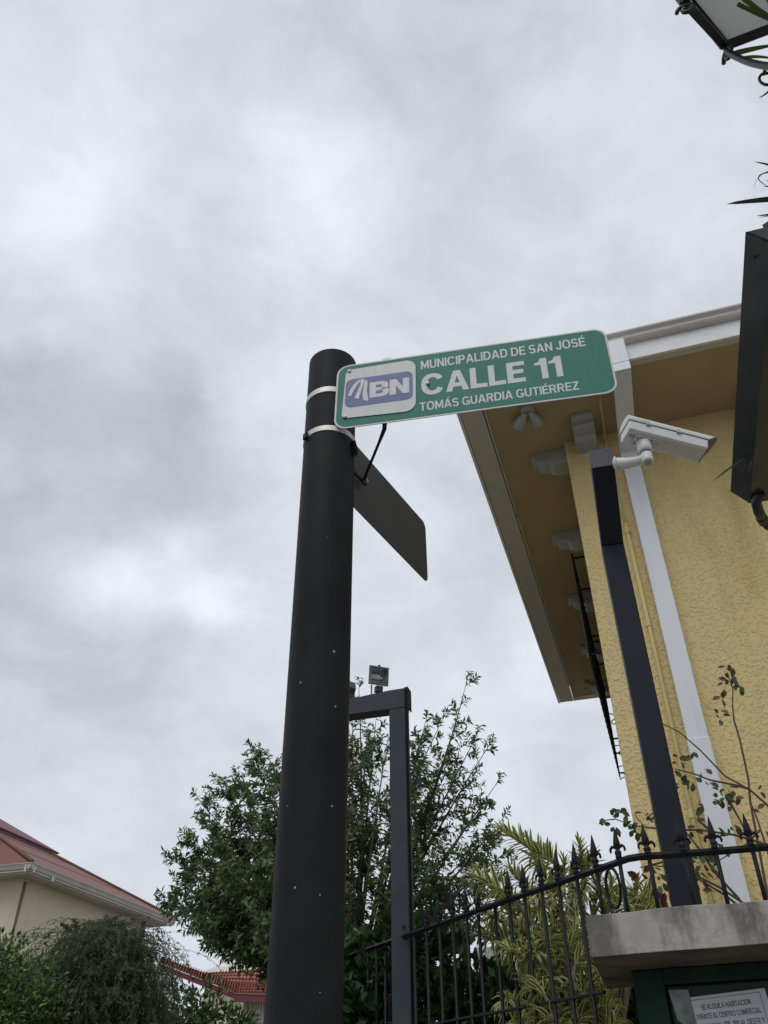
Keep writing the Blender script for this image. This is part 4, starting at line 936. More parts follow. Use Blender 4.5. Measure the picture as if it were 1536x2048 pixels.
# weeping fine-leaved shrub
WD_ = 7.1
wb = hd(205, 2100, WD_)
weep = thing('weeping_shrub', 'grey-green weeping shrub with fine drooping foliage in front of the cream house', 'shrub', (wb[0], wb[1], 0))
wst = MB(); wp = []; wdv = []; wn_ = []; wl = []
crest = [(92, 1985), (105, 1945), (125, 1915), (145, 1892), (165, 1872), (185, 1866), (205, 1852), (228, 1848), (250, 1862), (265, 1875), (276, 1905), (286, 1940), (294, 1975), (300, 2010)]
root = np.array([wb[0], wb[1], 0]); wst.tube([root, root + UP * 1.3], [.06, .04], 8)
for k in range(330):
    i = rng.integers(0, len(crest) - 1); f_ = rng.random(); cxp = crest[i][0] * (1 - f_) + crest[i + 1][0] * f_; cyp = crest[i][1] * (1 - f_) + crest[i + 1][1] * f_
    dep = rng.uniform(-.5, .5); lower = rng.uniform(0, 1) * 200 * (0 if k < 70 else 1)
    top_ = hd(cxp, cyp + lower + rng.normal() * 9 + 4, WD_ + dep); start = root + UP * 1.2
    wst.tube(bez(start, np.array([top_[0] * .8 + start[0] * .2, top_[1] * .6 + start[1] * .4, top_[2] + .05]), top_, 6), [.006, .005, .004, .003, .0022, .0016], 3, cap=False)
    for s_ in range(7):
        side = np.array([rng.normal() * .38 + (top_[0] - root[0]) * .3, rng.normal() * .4, 0]); ln = rng.uniform(.06, .26)
        e_ = top_ + side * .5 - UP * ln; P = bez(top_, top_ + side * .42 + UP * rng.uniform(.02, .10), e_, 8)
        wst.tube(P, .0012, 3, cap=False)
        for q in range(30):
            t_ = rng.random() * 6.999; a_ = int(t_); p = P[a_] * (1 - t_ + a_) + P[a_ + 1] * (t_ - a_); tg = P[a_ + 1] - P[a_]; tg /= np.linalg.norm(tg)
            wp.append(p); wdv.append(tg * .8 + rvec()[0] * .8 - UP * .25); wn_.append(rvec()[0]); wl.append(rng.uniform(.020, .042))
for pts_ in (((150, 1838), (152, 1875)), ((125, 1850), (148, 1862))):      # upright shoots above the mass
    p, q = hd(*pts_[0], WD_), hd(*pts_[1], WD_); wst.tube([q - UP * .3, q, p], .003, 3)
    for k in range(110):
        t_ = rng.random(); c = p * t_ + q * (1 - t_); wp.append(c); wdv.append((p - q) / np.linalg.norm(p - q) * .6 + rvec()[0] * .6); wn_.append(rvec()[0]); wl.append(rng.uniform(.02, .045))
wst.build('stems', 'weep_stem', weep)
leaves(wp, wdv, wn_, wl, np.array(wl) * .20, 'foliage', 'leaf_weep', weep, kind='stuff')

# ------------------------------------------------------------------ variegated dracaena behind the fence
DDp = 4.1
dr_ = thing('variegated_dracaena', 'bushy plant with long yellow-edged green leaves poking over the iron fence', 'plant', tuple(np.r_[hd(1110, 2000, DDp)[:2], 0]))
def strap(curv, L=1.0, W=.185, seg=6):
    """one arching strap leaf along +X, unit length, UV across for the yellow margins"""
    V = []; UVs = []; a = R_(18); p = np.array([0, 0, 0.0])
    for i in range(seg + 1):
        t_ = i / seg; w = W * .5 * (math.sin(math.pi * min(1, .12 + t_ * .88)) ** .62 if t_ < 1 else 0) * (1 - .15 * t_)
        V += [p + np.array([0, w, .25 * w]), p, p + np.array([0, -w, .25 * w])]; UVs += [(0, t_), (.5, t_), (1, t_)]
        ang = a - curv * t_; p = p + np.array([math.cos(ang), 0, math.sin(ang)]) * L / seg
    F = []
    for i in range(seg):
        for j in (0, 1): F.append((i * 3 + j, i * 3 + j + 1, (i + 1) * 3 + j + 1, (i + 1) * 3 + j))
    return np.array(V), F, UVs
STR = [strap(c) for c in (.3, .8, 1.3, 1.9)]
def strap_mesh(k, tone):
    V, F, UVs = STR[k]; me = bpy.data.meshes.new('leaf'); me.from_pydata(V.tolist(), [], F); uvl = me.uv_layers.new(name='UVMap')
    for lp in me.loops: uvl.data[lp.index].uv = UVs[lp.vertex_index]
    a = me.attributes.new('tone', 'FLOAT', 'POINT'); a.data.foreach_set('value', [tone] * len(V)); me.materials.append(MT['varie'])
    me.polygons.foreach_set('use_smooth', [True] * len(me.polygons)); return me
SM = [[strap_mesh(k, t_) for t_ in (.15, .4, .65, .95)] for k in range(4)]
def basis(d, up):
    x = d / np.linalg.norm(d); y = np.cross(up, x); y /= np.linalg.norm(y) + 1e-9; z = np.cross(x, y); return np.array([x, y, z]).T
dleaf = []                                       # (position, basis, length, variant, tone)
dst = MB()
heads = [  # tip px, tip py, depth, stem direction in the picture (dx, dy), length of leafy part, droop of leaves
    (1000, 1658, -.1, (-60, -38), .30, 0), (938, 1752, -.25, (-50, -22), .20, 1), (1160, 1690, .1, (-4, -50), .16, 0), (1186, 1712, .25, (18, -40), .14, 0), (1085, 1730, .2, (-10, -40), .18, 1),
    (1130, 1722, .1, (5, -40), .16, 1), (1040, 1760, .05, (-25, -40), .18, 1), (1010, 1790, -.1, (-30, -30), .18, 2), (1075, 1790, -.2, (-10, -30), .16, 2), (1125, 1790, -.15, (8, -30), .16, 2),
    (1170, 1770, 0, (15, -30), .16, 2), (975, 1830, -.15, (-40, -20), .18, 2), (1030, 1850, -.3, (-20, -20), .16, 2), (1095, 1850, -.3, (0, -25), .16, 2), (1155, 1850, -.2, (10, -25), .14, 2),
    (1000, 1895, -.35, (-30, -10), .16, 3), (1060, 1905, -.4, (-10, -15), .16, 3), (1120, 1900, -.3, (5, -20), .15, 3), (1175, 1905, -.25, (15, -15), .14, 3), (1090, 1960, -.4, (-15, -12), .16, 3),
    (1050, 1975, -.35, (-25, -10), .15, 3), (1140, 1965, -.35, (5, -15), .15, 3), (1190, 1970, -.25, (12, -10), .14, 3), (1070, 2030, -.4, (-20, -8), .15, 3), (1120, 2025, -.4, (0, -10), .15, 3),
    (1175, 2030, -.3, (10, -10), .15, 3), (1228, 2010, -.2, (15, -8), .13, 3), (1215, 1940, -.1, (10, -10), .13, 3), (1240, 1790, .1, (5, -30), .15, 2), (1275, 1765, .25, (8, -40), .17, 0),
    (1292, 1800, .2, (15, -20), .14, 1), (1210, 1800, .1, (0, -30), .15, 2), (1255, 1815, 0, (0, -20), .14, 2), (1200, 1750, .2, (5, -30), .14, 1), (1320, 1815, .15, (20, -12), .13, 1),
    (980, 1775, .1, (-35, -30), .17, 1), (960, 1870, -.1, (-35, -10), .14, 3), (1100, 2075, -.4, (0, -10), .14, 3), (1035, 2050, -.3, (-20, -10), .14, 3), (1205, 1860, .0, (10, -20), .14, 2),
    (1145, 1745, .3, (0, -30), .14, 1), (1060, 1700, .35, (-20, -30), .14, 1), (1180, 2070, -.25, (10, -10), .14, 3), (1160, 1925, -.1, (0, -20), .15, 3), (1110, 1760, .3, (0, -30), .14, 1)]
heads += [(1000, 1800, 0.15, (-20, -30), 0.16, 1), (1055, 1815, 0.2, (-5, -30), 0.16, 1), (1110, 1830, 0.1, (5, -30), 0.16, 2), (1150, 1805, 0.15, (5, -30), 0.15, 2), (1190, 1830, 0.15, (5, -30), 0.15, 2), (1225, 1765, 0.2, (5, -30), 0.15, 1), (1075, 1870, 0.1, (-10, -25), 0.16, 2), (1135, 1880, 0.1, (5, -25), 0.16, 2), (1030, 1920, -0.1, (-20, -15), 0.15, 3), (1100, 1930, 0.1, (0, -20), 0.16, 2), (1080, 2000, 0.0, (-10, -15), 0.15, 3), (1150, 2000, -0.1, (5, -15), 0.15, 3), (1205, 1990, -0.1, (8, -15), 0.15, 3), (1010, 2005, -0.2, (-25, -8), 0.14, 3), (1235, 2045, -0.2, (10, -10), 0.14, 3), (1145, 2060, -0.2, (0, -10), 0.15, 3), (1230, 1820, 0.2, (0, -30), 0.15, 1), (1265, 1790, 0.3, (5, -30), 0.15, 1), (1305, 1780, 0.3, (10, -25), 0.14, 0), (1175, 1735, 0.3, (5, -40), 0.15, 0), (1020, 1740, 0.3, (-30, -30), 0.17, 1)]
droot = np.r_[hd(1110, 2000, DDp)[:2], .13]
for (px, py, dd, (dx, dy), ll, dp) in heads:
    D = DDp + dd; tip = hd(px, py, D); back_ = hd(px - dx, py - dy, D + rng.uniform(-.08, .12)); d = tip - back_; d /= np.linalg.norm(d)
    s0 = tip - d * ll; mid = np.array([s0[0] * .6 + droot[0] * .4, s0[1] * .6 + droot[1] * .4, s0[2] - .45])
    dst.tube([droot + rvec()[0] * .06 * np.array([1, 1, 0]), mid] + bez(mid, s0 - d * .12, s0, 4)[1:] + [tip], [.013, .011, .009, .008, .007, .006, .003], 5)
    nlf = int(ll / .15 * 40)
    for k in range(nlf):
        t_ = k / nlf; p = s0 + d * ll * t_; ph = k * 2.4 + rng.normal() * .25
        u_ = np.cross(d, UP); u_ /= np.linalg.norm(u_) + 1e-9; v_ = np.cross(u_, d)
        rad = u_ * math.cos(ph) + v_ * math.sin(ph); spread = (.9 - .75 * t_ ** 3); out_ = d * (1 - spread * .75) + rad * spread
        out_ /= np.linalg.norm(out_)
        bs = basis(out_, UP * .8 + d * .4 + rvec()[0] * .15)
        dleaf.append((p, bs, rng.uniform(.078, .120) * (1 - .45 * t_ ** 4), int(np.clip(dp + rng.integers(-1, 2), 0, 3)), int(rng.integers(0, 4))))
dst.build('canes', 'bark2', dr_)
# nearest leaves as parts, the rest joined
dist = np.array([np.linalg.norm(l[0] - CAM) for l in dleaf]); order = np.argsort(dist + rng.random(len(dist)) * .3)
dor = origin(dr_)
for idx in order[:300]:
    p, bs, ln, k, t_ = dleaf[idx]; o = bpy.data.objects.new('leaf', SM[k][t_]); COL.objects.link(o); o.parent = dr_
    m4 = Matrix((bs * ln).tolist()).to_4x4(); m4.translation = Vector(p - dor); o.matrix_local = m4
Vs = []; Fs = []; Us = []; Ts = []; off = 0
for idx in order[300:]:
    p, bs, ln, k, t_ = dleaf[idx]; V, F, UVs = STR[k]; Vs.append(V @ (bs * ln).T + p - dor); Fs += [tuple(off + i for i in f) for f in F]; off += len(V); Us += UVs; Ts += [rng.random()] * len(V)
me = bpy.data.meshes.new('foliage'); me.from_pydata(np.concatenate(Vs).tolist(), [], Fs); uvl = me.uv_layers.new(name='UVMap')
li = np.empty(len(me.loops), dtype=int); me.loops.foreach_get('vertex_index', li); uvl.data.foreach_set('uv', np.array(Us)[li].reshape(-1))
a = me.attributes.new('tone', 'FLOAT', 'POINT'); a.data.foreach_set('value', Ts); me.materials.append(MT['varie']); me.polygons.foreach_set('use_smooth', [True] * len(me.polygons))
o = bpy.data.objects.new('foliage', me); COL.objects.link(o); o.parent = dr_; o['kind'] = 'stuff'

# ------------------------------------------------------------------ rose bush between fence and wall
RD = 3.85
rose = thing('rose_bush', 'sparse thorny rose bush with green and reddish leaves against the yellow wall', 'bush', tuple(np.r_[hd(1500, 1900, RD)[:2], 0]))
rst = MB()
stems = [[(1570, 1980), (1500, 1600), (1497, 1560), (1480, 1480), (1468, 1440), (1465, 1410), (1466, 1380), (1455, 1345)],
         [(1580, 1660), (1536, 1611), (1500, 1580), (1450, 1552), (1400, 1500), (1360, 1465), (1325, 1447)],
         [(1500, 1578), (1470, 1570), (1420, 1560), (1390, 1548), (1350, 1538)],
         [(1560, 1800), (1535, 1700), (1515, 1640), (1500, 1600)],
         [(1600, 1700), (1536, 1690), (1470, 1670), (1400, 1660), (1370, 1660), (1310, 1656), (1270, 1652), (1230, 1638), (1200, 1642)],
         [(1480, 1800), (1430, 1745), (1400, 1700), (1370, 1662), (1290, 1655), (1270, 1630)],
         [(1500, 1830), (1450, 1790), (1400, 1760), (1380, 1745)], [(1500, 1815), (1440, 1775), (1400, 1755), (1340, 1735), (1300, 1730)],
         [(1460, 1605), (1480, 1640), (1500, 1680)], [(1420, 1660), (1395, 1640), (1400, 1620)], [(1340, 1720), (1310, 1728), (1280, 1735)],
         [(1520, 1660), (1490, 1690), (1440, 1720)]]
def rp_(x, y): return hd(x, y, RD + .25 * math.sin(x * .013) * .3)
for st in stems:
    P = [rp_(*q) for q in st]; n_ = len(P); rst.tube(P, list(np.linspace(.0055, .0022, n_)), 6)
    for k in range(n_ - 1):
        for _ in range(2):
            t_ = rng.random(); p = P[k] * (1 - t_) + P[k + 1] * t_; v = rvec()[0] * .010; rst.tube([p, p + v], [.002, .0003], 3, cap=False)
rst.build('stems', 'rosestem', rose)
def roseleaf(tone, name='leaf'):
    P = [(0, 0, 0), (.2, .17, .03), (.45, .29, .05), (.72, .24, .03), (1, 0, -.04), (.72, -.24, .03), (.45, -.29, .05), (.2, -.17, .03), (.5, 0, -.01)]
    me = bpy.data.meshes.new(name); me.from_pydata(P, [], [(0, 8, 1), (1, 8, 2), (2, 8, 3), (3, 8, 4), (4, 8, 5), (5, 8, 6), (6, 8, 7), (7, 8, 0)])
    a = me.attributes.new('tone', 'FLOAT', 'POINT'); a.data.foreach_set('value', [tone] * 9); return me
RL = []
for t_ in (.05, .3, .55, .95):
    m_ = roseleaf(t_); m_.materials.append(MT['leaf_rose']); RL.append(m_)
RR = []
for t_ in (.1, .6): 
    m_ = roseleaf(t_); m_.materials.append(MT['leaf_red']); RR.append(m_)
ror = origin(rose)
rl_px = [(1440, 1340, 2), (1462, 1338, 2), (1455, 1342, 2), (1452, 1362, 3), (1463, 1358, 2), (1436, 1360, 3), (1474, 1370, 2), (1480, 1380, 0), (1462, 1375, 1), (1447, 1385, 3), (1442, 1397, 2), (1468, 1368, 2),
         (1440, 1425, 1), (1434, 1432, 0), (1446, 1432, 0), (1450, 1420, 2), (1375, 1513, 0), (1366, 1525, 0), (1352, 1530, 0), (1347, 1540, 1), (1384, 1510, 1), (1358, 1520, 2), (1345, 1516, 3),
         (1364, 1560, 0), (1357, 1572, 0), (1372, 1553, 1), (1380, 1565, 1), (1396, 1563, 0), (1386, 1570, 2), (1402, 1548, 2), (1412, 1542, 3), (1420, 1570, 2), (1424, 1578, 3),
         (1450, 1595, 0), (1460, 1592, 0), (1470, 1600, 0), (1445, 1605, 0), (1456, 1608, 0), (1480, 1598, 1), (1440, 1590, 1), (1466, 1585, 2), (1458, 1578, 2), (1475, 1578, 3), (1428, 1602, 2),
         (1403, 1625, 1), (1397, 1640, 0), (1390, 1655, 0), (1392, 1668, 1), (1408, 1618, 0), (1520, 1588, 3), (1515, 1622, 3),
         (1205, 1640, 1), (1212, 1648, 0), (1226, 1635, 1), (1236, 1630, 0), (1244, 1628, 0), (1252, 1634, 0), (1260, 1637, 0), (1268, 1630, 1), (1252, 1622, 1), (1240, 1622, 2), (1222, 1652, 1), (1232, 1658, 2), (1262, 1655, 0), (1268, 1666, 0),
         (1276, 1668, 0), (1285, 1665, 0), (1275, 1650, 2), (1290, 1634, 1), (1302, 1640, 0), (1296, 1636, 1), (1256, 1645, 0),
         (1425, 1665, 0), (1440, 1668, 0), (1450, 1675, 0), (1420, 1680, 0), (1432, 1690, 0), (1445, 1692, 0), (1455, 1660, 1), (1430, 1700, 1), (1465, 1660, 1), (1475, 1655, 2),
         (1405, 1715, 0), (1396, 1722, 0), (1415, 1722, 0), (1425, 1735, 0), (1400, 1735, 1), (1410, 1708, 0), (1395, 1745, 1), (1540, 1680, 1), (1528, 1690, 1), (1418, 1712, 1),
         (1320, 1752, 1), (1330, 1760, 1), (1325, 1770, 0), (1338, 1750, 1), (1300, 1735, 3), (1308, 1738, 2)]
red_px = [(1410, 1735), (1420, 1742), (1400, 1750), (1392, 1760), (1405, 1765), (1414, 1752), (1398, 1775), (1405, 1785), (1330, 1790), (1340, 1785), (1325, 1800), (1338, 1800), (1320, 1812), (1345, 1810), (1315, 1805), (1332, 1815),
          (1349, 1795), (1335, 1778), (1322, 1785), (1275, 1760), (1285, 1752), (1262, 1765), (1420, 1725)]
def put_leaf(me, c, ln, down=.5):
    d = rvec()[0]; d[2] -= down; bs = basis(d, -az(0) * 1.2 + UP * .3 + rvec()[0] * .6); o = bpy.data.objects.new('leaf', me); COL.objects.link(o); o.parent = rose
    m4 = Matrix((bs * ln).tolist()).to_4x4(); m4.translation = Vector(c - ror); o.matrix_local = m4
for x, y, t_ in rl_px:
    put_leaf(RL[t_], rp_(x, y - 4), rng.uniform(.032, .044))
    if rng.random() < .8: put_leaf(RL[t_], rp_(x + rng.uniform(-9, 9), y + rng.uniform(-8, 8)), rng.uniform(.026, .036))
for x, y in red_px: put_leaf(RR[int(rng.integers(0, 2))], rp_(x, y - 5), rng.uniform(.036, .055))

# ------------------------------------------------------------------ second pillar far behind the fence
fp = hd(1003, 1905, 5.6)
fpl = thing('far_pillar', 'ochre pillar with pale concrete cap half hidden behind the variegated plant', 'pillar', (fp[0], fp[1], 0))
mb = MB(); mb.box((fp[0] + .12, fp[1] + .1, fp[2] - .03), A, B, UP, .24, .2, .055); mb.build('coping', 'corrug', fpl, bevel=.004)
mb = MB(); mb.box((fp[0] + .14, fp[1] + .1, (fp[2] - .086) / 2), A, B, UP, .20, .16, (fp[2] - .086) / 2); mb.build('body', 'ochre', fpl)

# ------------------------------------------------------------------ cream house on the left
HCn = hd(64, 1724, 15.6); HZ = HCn[2]
cream = thing('cream_house', 'cream plastered house with red metal hip roof and raised ridge vent', 'house', (HCn[0], HCn[1], 0))
cqh = lambda a, b, z: np.array([HCn[0], HCn[1], 0]) + A * a + B * b + UP * z
LL = 4.87; WL = 7.5; ov = .42; zs_ = HZ - .125
mb = MB(); mb.prism([cqh(-ov, ov, 0), cqh(-WL, ov, 0), cqh(-WL, LL - .55, 0), cqh(-ov, LL - .55, 0)], (0, 0, zs_ + .01)); mb.build('wall', 'cream', cream)
mb = MB(); mb.prism([cqh(-.03, .03, zs_), cqh(-WL, .03, zs_), cqh(-WL, LL - .03, zs_), cqh(-.03, LL - .03, zs_)], (0, 0, .02)); mb.build('soffit', 'cream_trim', cream)
gp = [(0, -.02), (.0, -.055), (.020, -.055), (.020, -.100), (.050, -.108), (.078, -.085), (.092, -.040), (.110, -.012), (.110, 0), (.09, .004), (.03, .004), (0, 0)]
gp = [(x - .10, z) for x, z in gp]
for start, edir, out_, ln in ((cqh(0, -.0, HZ), -A, -B, WL), (cqh(0, 0, HZ), B, A, LL)):
    mb = MB(); mb.prism([start + out_ * x + UP * z for x, z in gp], edir * ln); mb.build('gutter', 'cream_trim', cream)
    mb = MB(); mb.prism([start + out_ * x + UP * z for x, z in ((-.12, -.135), (-.098, -.135), (-.098, -.03), (-.12, -.03))], edir * ln); mb.build('fascia', 'trim', cream)
for b_ in (.62, 4.55):
    mb = MB(); mb.box(cqh(.0, b_, HZ - .125), A, B, UP, .006, .014, .04); mb.build('gutter_bracket', 'trim', cream)
rz0 = HZ + .005; cc_ = -LL / 2
apz = None
RA, RB, RH = 2.87, 1.11, 1.50                     # where the hips meet the ridge
apx = cqh(-RA, RB, rz0 + RH)
Es = [cqh(-.01, .01, rz0), cqh(-WL, .01, rz0), cqh(-WL, LL - .01, rz0), cqh(-.01, LL - .01, rz0)]
mb = MB(); mb.add(Es + [apx, cqh(-WL, RB, rz0 + RH)], [(0, 4, 5, 1), (0, 3, 4), (3, 2, 5, 4), (0, 1, 2, 3)]); mb.build('roof', 'red_roof', cream)
for e_ in (Es[0], Es[3]):
    mb = MB(); mb.tube([e_ + UP * .01, apx + UP * .01], .035, 8); mb.build('ridge_cap', 'red_roof', cream, smooth=True)
# laps of the roofing sheets across the slope, and screw heads
for k in (2, 4, 6):
    t_ = k / 8; p = Es[0] * (1 - t_) + apx * t_; q = Es[3] * (1 - t_) + apx * t_
    mb = MB(); mb.bar(p + UP * .002, q + UP * .002, .014, .007); mb.build('sheet_lap', 'red_roof', cream)
for k in (2, 4):
    t_ = k / 6; p = Es[0] * (1 - t_) + apx * t_; q = np.array([p[0], p[1], 0]) - A * (4.0 * (1 - t_ * .5)); q[2] = p[2]
    mb = MB(); mb.bar(p + UP * .002, q + UP * .002, .014, .007); mb.build('sheet_lap', 'red_roof', cream)
# raised vent roof, shade of the gap below put into a near-black block
vz = HZ + 1.0; va, vb0, vb1 = -1.7, .25, 2.83
Vb = [cqh(va, vb0, vz), cqh(va, vb1, vz - .02), cqh(-5.2, vb1, vz), cqh(-5.2, vb0, vz)]
Vr = [cqh(va - 1.3, (vb0 + vb1) / 2, vz + .72), cqh(-4.2, (vb0 + vb1) / 2, vz + .72)]
mb = MB(); mb.add([p - UP * .022 for p in Vb] + Vb + Vr, [(0, 1, 2, 3)[::-1], (0, 1, 5, 4), (1, 2, 6, 5), (2, 3, 7, 6), (3, 0, 4, 7), (4, 5, 8), (5, 6, 9, 8), (6, 7, 9), (7, 4, 8, 9)])
mb.build('vent_roof', 'dark_red', cream)
mb = MB(); mb.prism([cqh(va - .02, vb0 + .02, HZ + .80), cqh(va - .02, vb1 - .16, HZ + .80), cqh(-5.0, vb1 - .16, HZ + .80), cqh(-5.0, vb0 + .02, HZ + .80)], (0, 0, .177)); mb.build('vent_gap_shade', 'camdark', cream)
# dark stains down the corner and arched window behind the shrub
mb = MB(); mb.add([cqh(-ov + .003, ov + .0, zs_ - .05), cqh(-ov + .003, ov + .09, zs_ - .05), cqh(-ov + .003, ov + .03, zs_ - 1.9), cqh(-ov + .003, ov + .0, zs_ - 2.2)], [(0, 1, 2, 3)]); mb.build('stain', 'stain', cream, kind='stuff')
wc_ = hp(238, 1862, cqh(-ov, 0, 0), A)
mb = MB(); P = [wc_ + A * .006 + B * x + UP * z for x, z in [(-.26, -.9), (.26, -.9)] + [(.26 * math.cos(t_), .0 + .26 * math.sin(t_)) for t_ in np.linspace(0, math.pi, 10)]]
mb.prism(P, A * .03); mb.build('window_frame', 'corrug', cream)
mb = MB(); P = [wc_ + A * .040 + B * x + UP * z for x, z in [(-.20, -.85), (.20, -.85)] + [(.20 * math.cos(t_), .0 + .20 * math.sin(t_)) for t_ in np.linspace(0, math.pi, 10)]]
mb.add(P, [tuple(range(len(P)))]); mb.build('window_pane', 'glass', cream)
mb = MB(); mb.tube([cqh(-ov + .045, LL - .60, zs_ - .01), cqh(-ov + .045, LL - .60, .1)], .035, 8); mb.build('downpipe', 'stain', cream)

# ------------------------------------------------------------------ tiled roof house and neighbours far left
TDm = 17.0
tiled = thing('tiled_house', 'low white house with orange clay tile roof beyond the hedge', 'house', tuple(np.r_[hd(450, 2100, TDm)[:2], 0]))
def tile_roof(p_low0, p_low1, p_top1, p_top0, nrow, ncol, name='roof'):
    """barrel-tile slope: half round ribs down the slope, one object per column of tiles"""
    low0, low1, top1, top0 = map(np.array, (p_low0, p_low1, p_top1, p_top0))
    nn = np.cross(low1 - low0, top0 - low0); nn /= np.linalg.norm(nn); nn = nn if nn[2] > 0 else -nn
    mb = MB(); mb.add([low0, low1, top1, top0], [(0, 1, 2, 3)]); rf = mb.build(name, 'tile', tiled)
    for c in range(ncol):
        t_ = (c + .5) / ncol; a_ = low0 * (1 - t_) + low1 * t_; b_ = top0 * (1 - t_) + top1 * t_; w = np.linalg.norm(low1 - low0) / ncol * .30
        sd = (low1 - low0); sd /= np.linalg.norm(sd); mb = MB()
        for r_ in range(nrow):
            q0_, q1_ = a_ + (b_ - a_) * r_ / nrow, a_ + (b_ - a_) * (r_ + 1.02) / nrow
            V = []
            for e_, l_, ww in ((q0_, .03, w * 1.1), (q1_, .0, w * .85)):
                for k in range(5):
                    th = math.pi * k / 4; V.append(e_ + sd * ww * math.cos(th) + nn * (ww * math.sin(th) + l_))
            mb.add(V, [(k, k + 1, 6 + k, 5 + k) for k in range(4)])
        mb.build('tile_course', 'tile', rf)
    return rf
el0 = hd(315, 1925, 12.2); el1 = hd(452, 1990, TDm); ze = el1[2]
EA = hd(471, 1984, TDm); zE = EA[2]
e_far = hd(471, 1984, TDm); e_near = hz(372, 1955, zE)
dirR = e_near - e_far; t_len = np.linalg.norm(dirR)
nearR = e_far + dirR * 3.0
rise = np.array([dirR[1], -dirR[0], 0]); rise /= np.linalg.norm(rise); rise = rise if rise.dot(B) > 0 else -rise
# left slope: eave from near to far corner, rising away; right slope faces the street
ridge0 = hd(383, 1943, TDm + 1.0); ridge1 = hd(478, 1972, TDm + 1.2)
tile_roof(hd(318, 1925, TDm - .5), hd(471, 1986, TDm - .2), hd(476, 1968, TDm + 1.0), hd(322, 1915, TDm + .8), 5, 30)
tile_roof(hd(471, 1986, TDm - .2), hd(560, 1990, TDm - .2), hd(560, 1962, TDm + 1.4), hd(476, 1968, TDm + 1.0), 4, 15)
tile_roof(hd(400, 1966, TDm + 1.2), hd(560, 1972, TDm + 1.2), hd(560, 1935, TDm + 2.6), hd(412, 1946, TDm + 2.4), 4, 24)
a_, b_ = hd(471, 1987, TDm - .18), hd(560, 1991, TDm - .18)
mb = MB(); mb.prism([a_, b_, b_ - UP * .12, a_ - UP * .12], az(0) * .1); mb.build('fascia', 'dark_red', tiled)
a0_, b0_ = hd(318, 1926, TDm - .48), hd(471, 1987, TDm - .18)
mb = MB(); mb.prism([a0_, b0_, b0_ - UP * .08, a0_ - UP * .08], az(0) * .1); mb.build('fascia', 'dark_red', tiled)
wa, wb_ = hd(488, 2000, TDm + .1), hd(575, 2000, TDm + .1); zt = a_[2] - .1
n_ = 16; V = []
for k in range(n_ * 2 + 1):
    p = wa + (wb_ - wa) * k / (n_ * 2) + az(0) * (.03 if k % 2 else 0); V += [(p[0], p[1], 0), (p[0], p[1], zt)]
mb = MB(); mb.add(V, [(2 * k, 2 * k + 2, 2 * k + 3, 2 * k + 1) for k in range(n_ * 2)]); mb.build('wall', 'corrug', tiled)
wl_, wr_ = hd(310, 2000, TDm + .3), hd(488, 2000, TDm + .1)
mb = MB(); mb.prism([(wl_[0], wl_[1], 0), (wr_[0], wr_[1], 0), (wr_[0], wr_[1] + 3, 0), (wl_[0], wl_[1] + 3, 0)], (0, 0, zt - .4)); mb.build('wall', 'corrug', tiled)
pr0 = thing('distant_house', 'distant house with a flat pale roof above the orange tiles', 'house', tuple(np.r_[hd(440, 2100, 30)[:2], 0]))
a_, b_, c_, d_ = hd(388, 1950, 30), hd(580, 1950, 30), hd(580, 1925, 36), hd(430, 1934, 34)
mb = MB(); mb.add([a_, b_, c_, d_], [(0, 1, 2, 3)]); mb.prism([a_, b_, b_ - UP * .2, a_ - UP * .2], az(0) * .2); mb.build('roof', 'pale_roof', pr0)
mb = MB(); mb.prism([(a_[0] + .3, a_[1] + .4, 0), (b_[0], b_[1] + .4, 0), (b_[0], b_[1] + 5, 0), (a_[0] + .3, a_[1] + 5, 0)], (0, 0, a_[2] - .25)); mb.build('wall', 'cream', pr0)

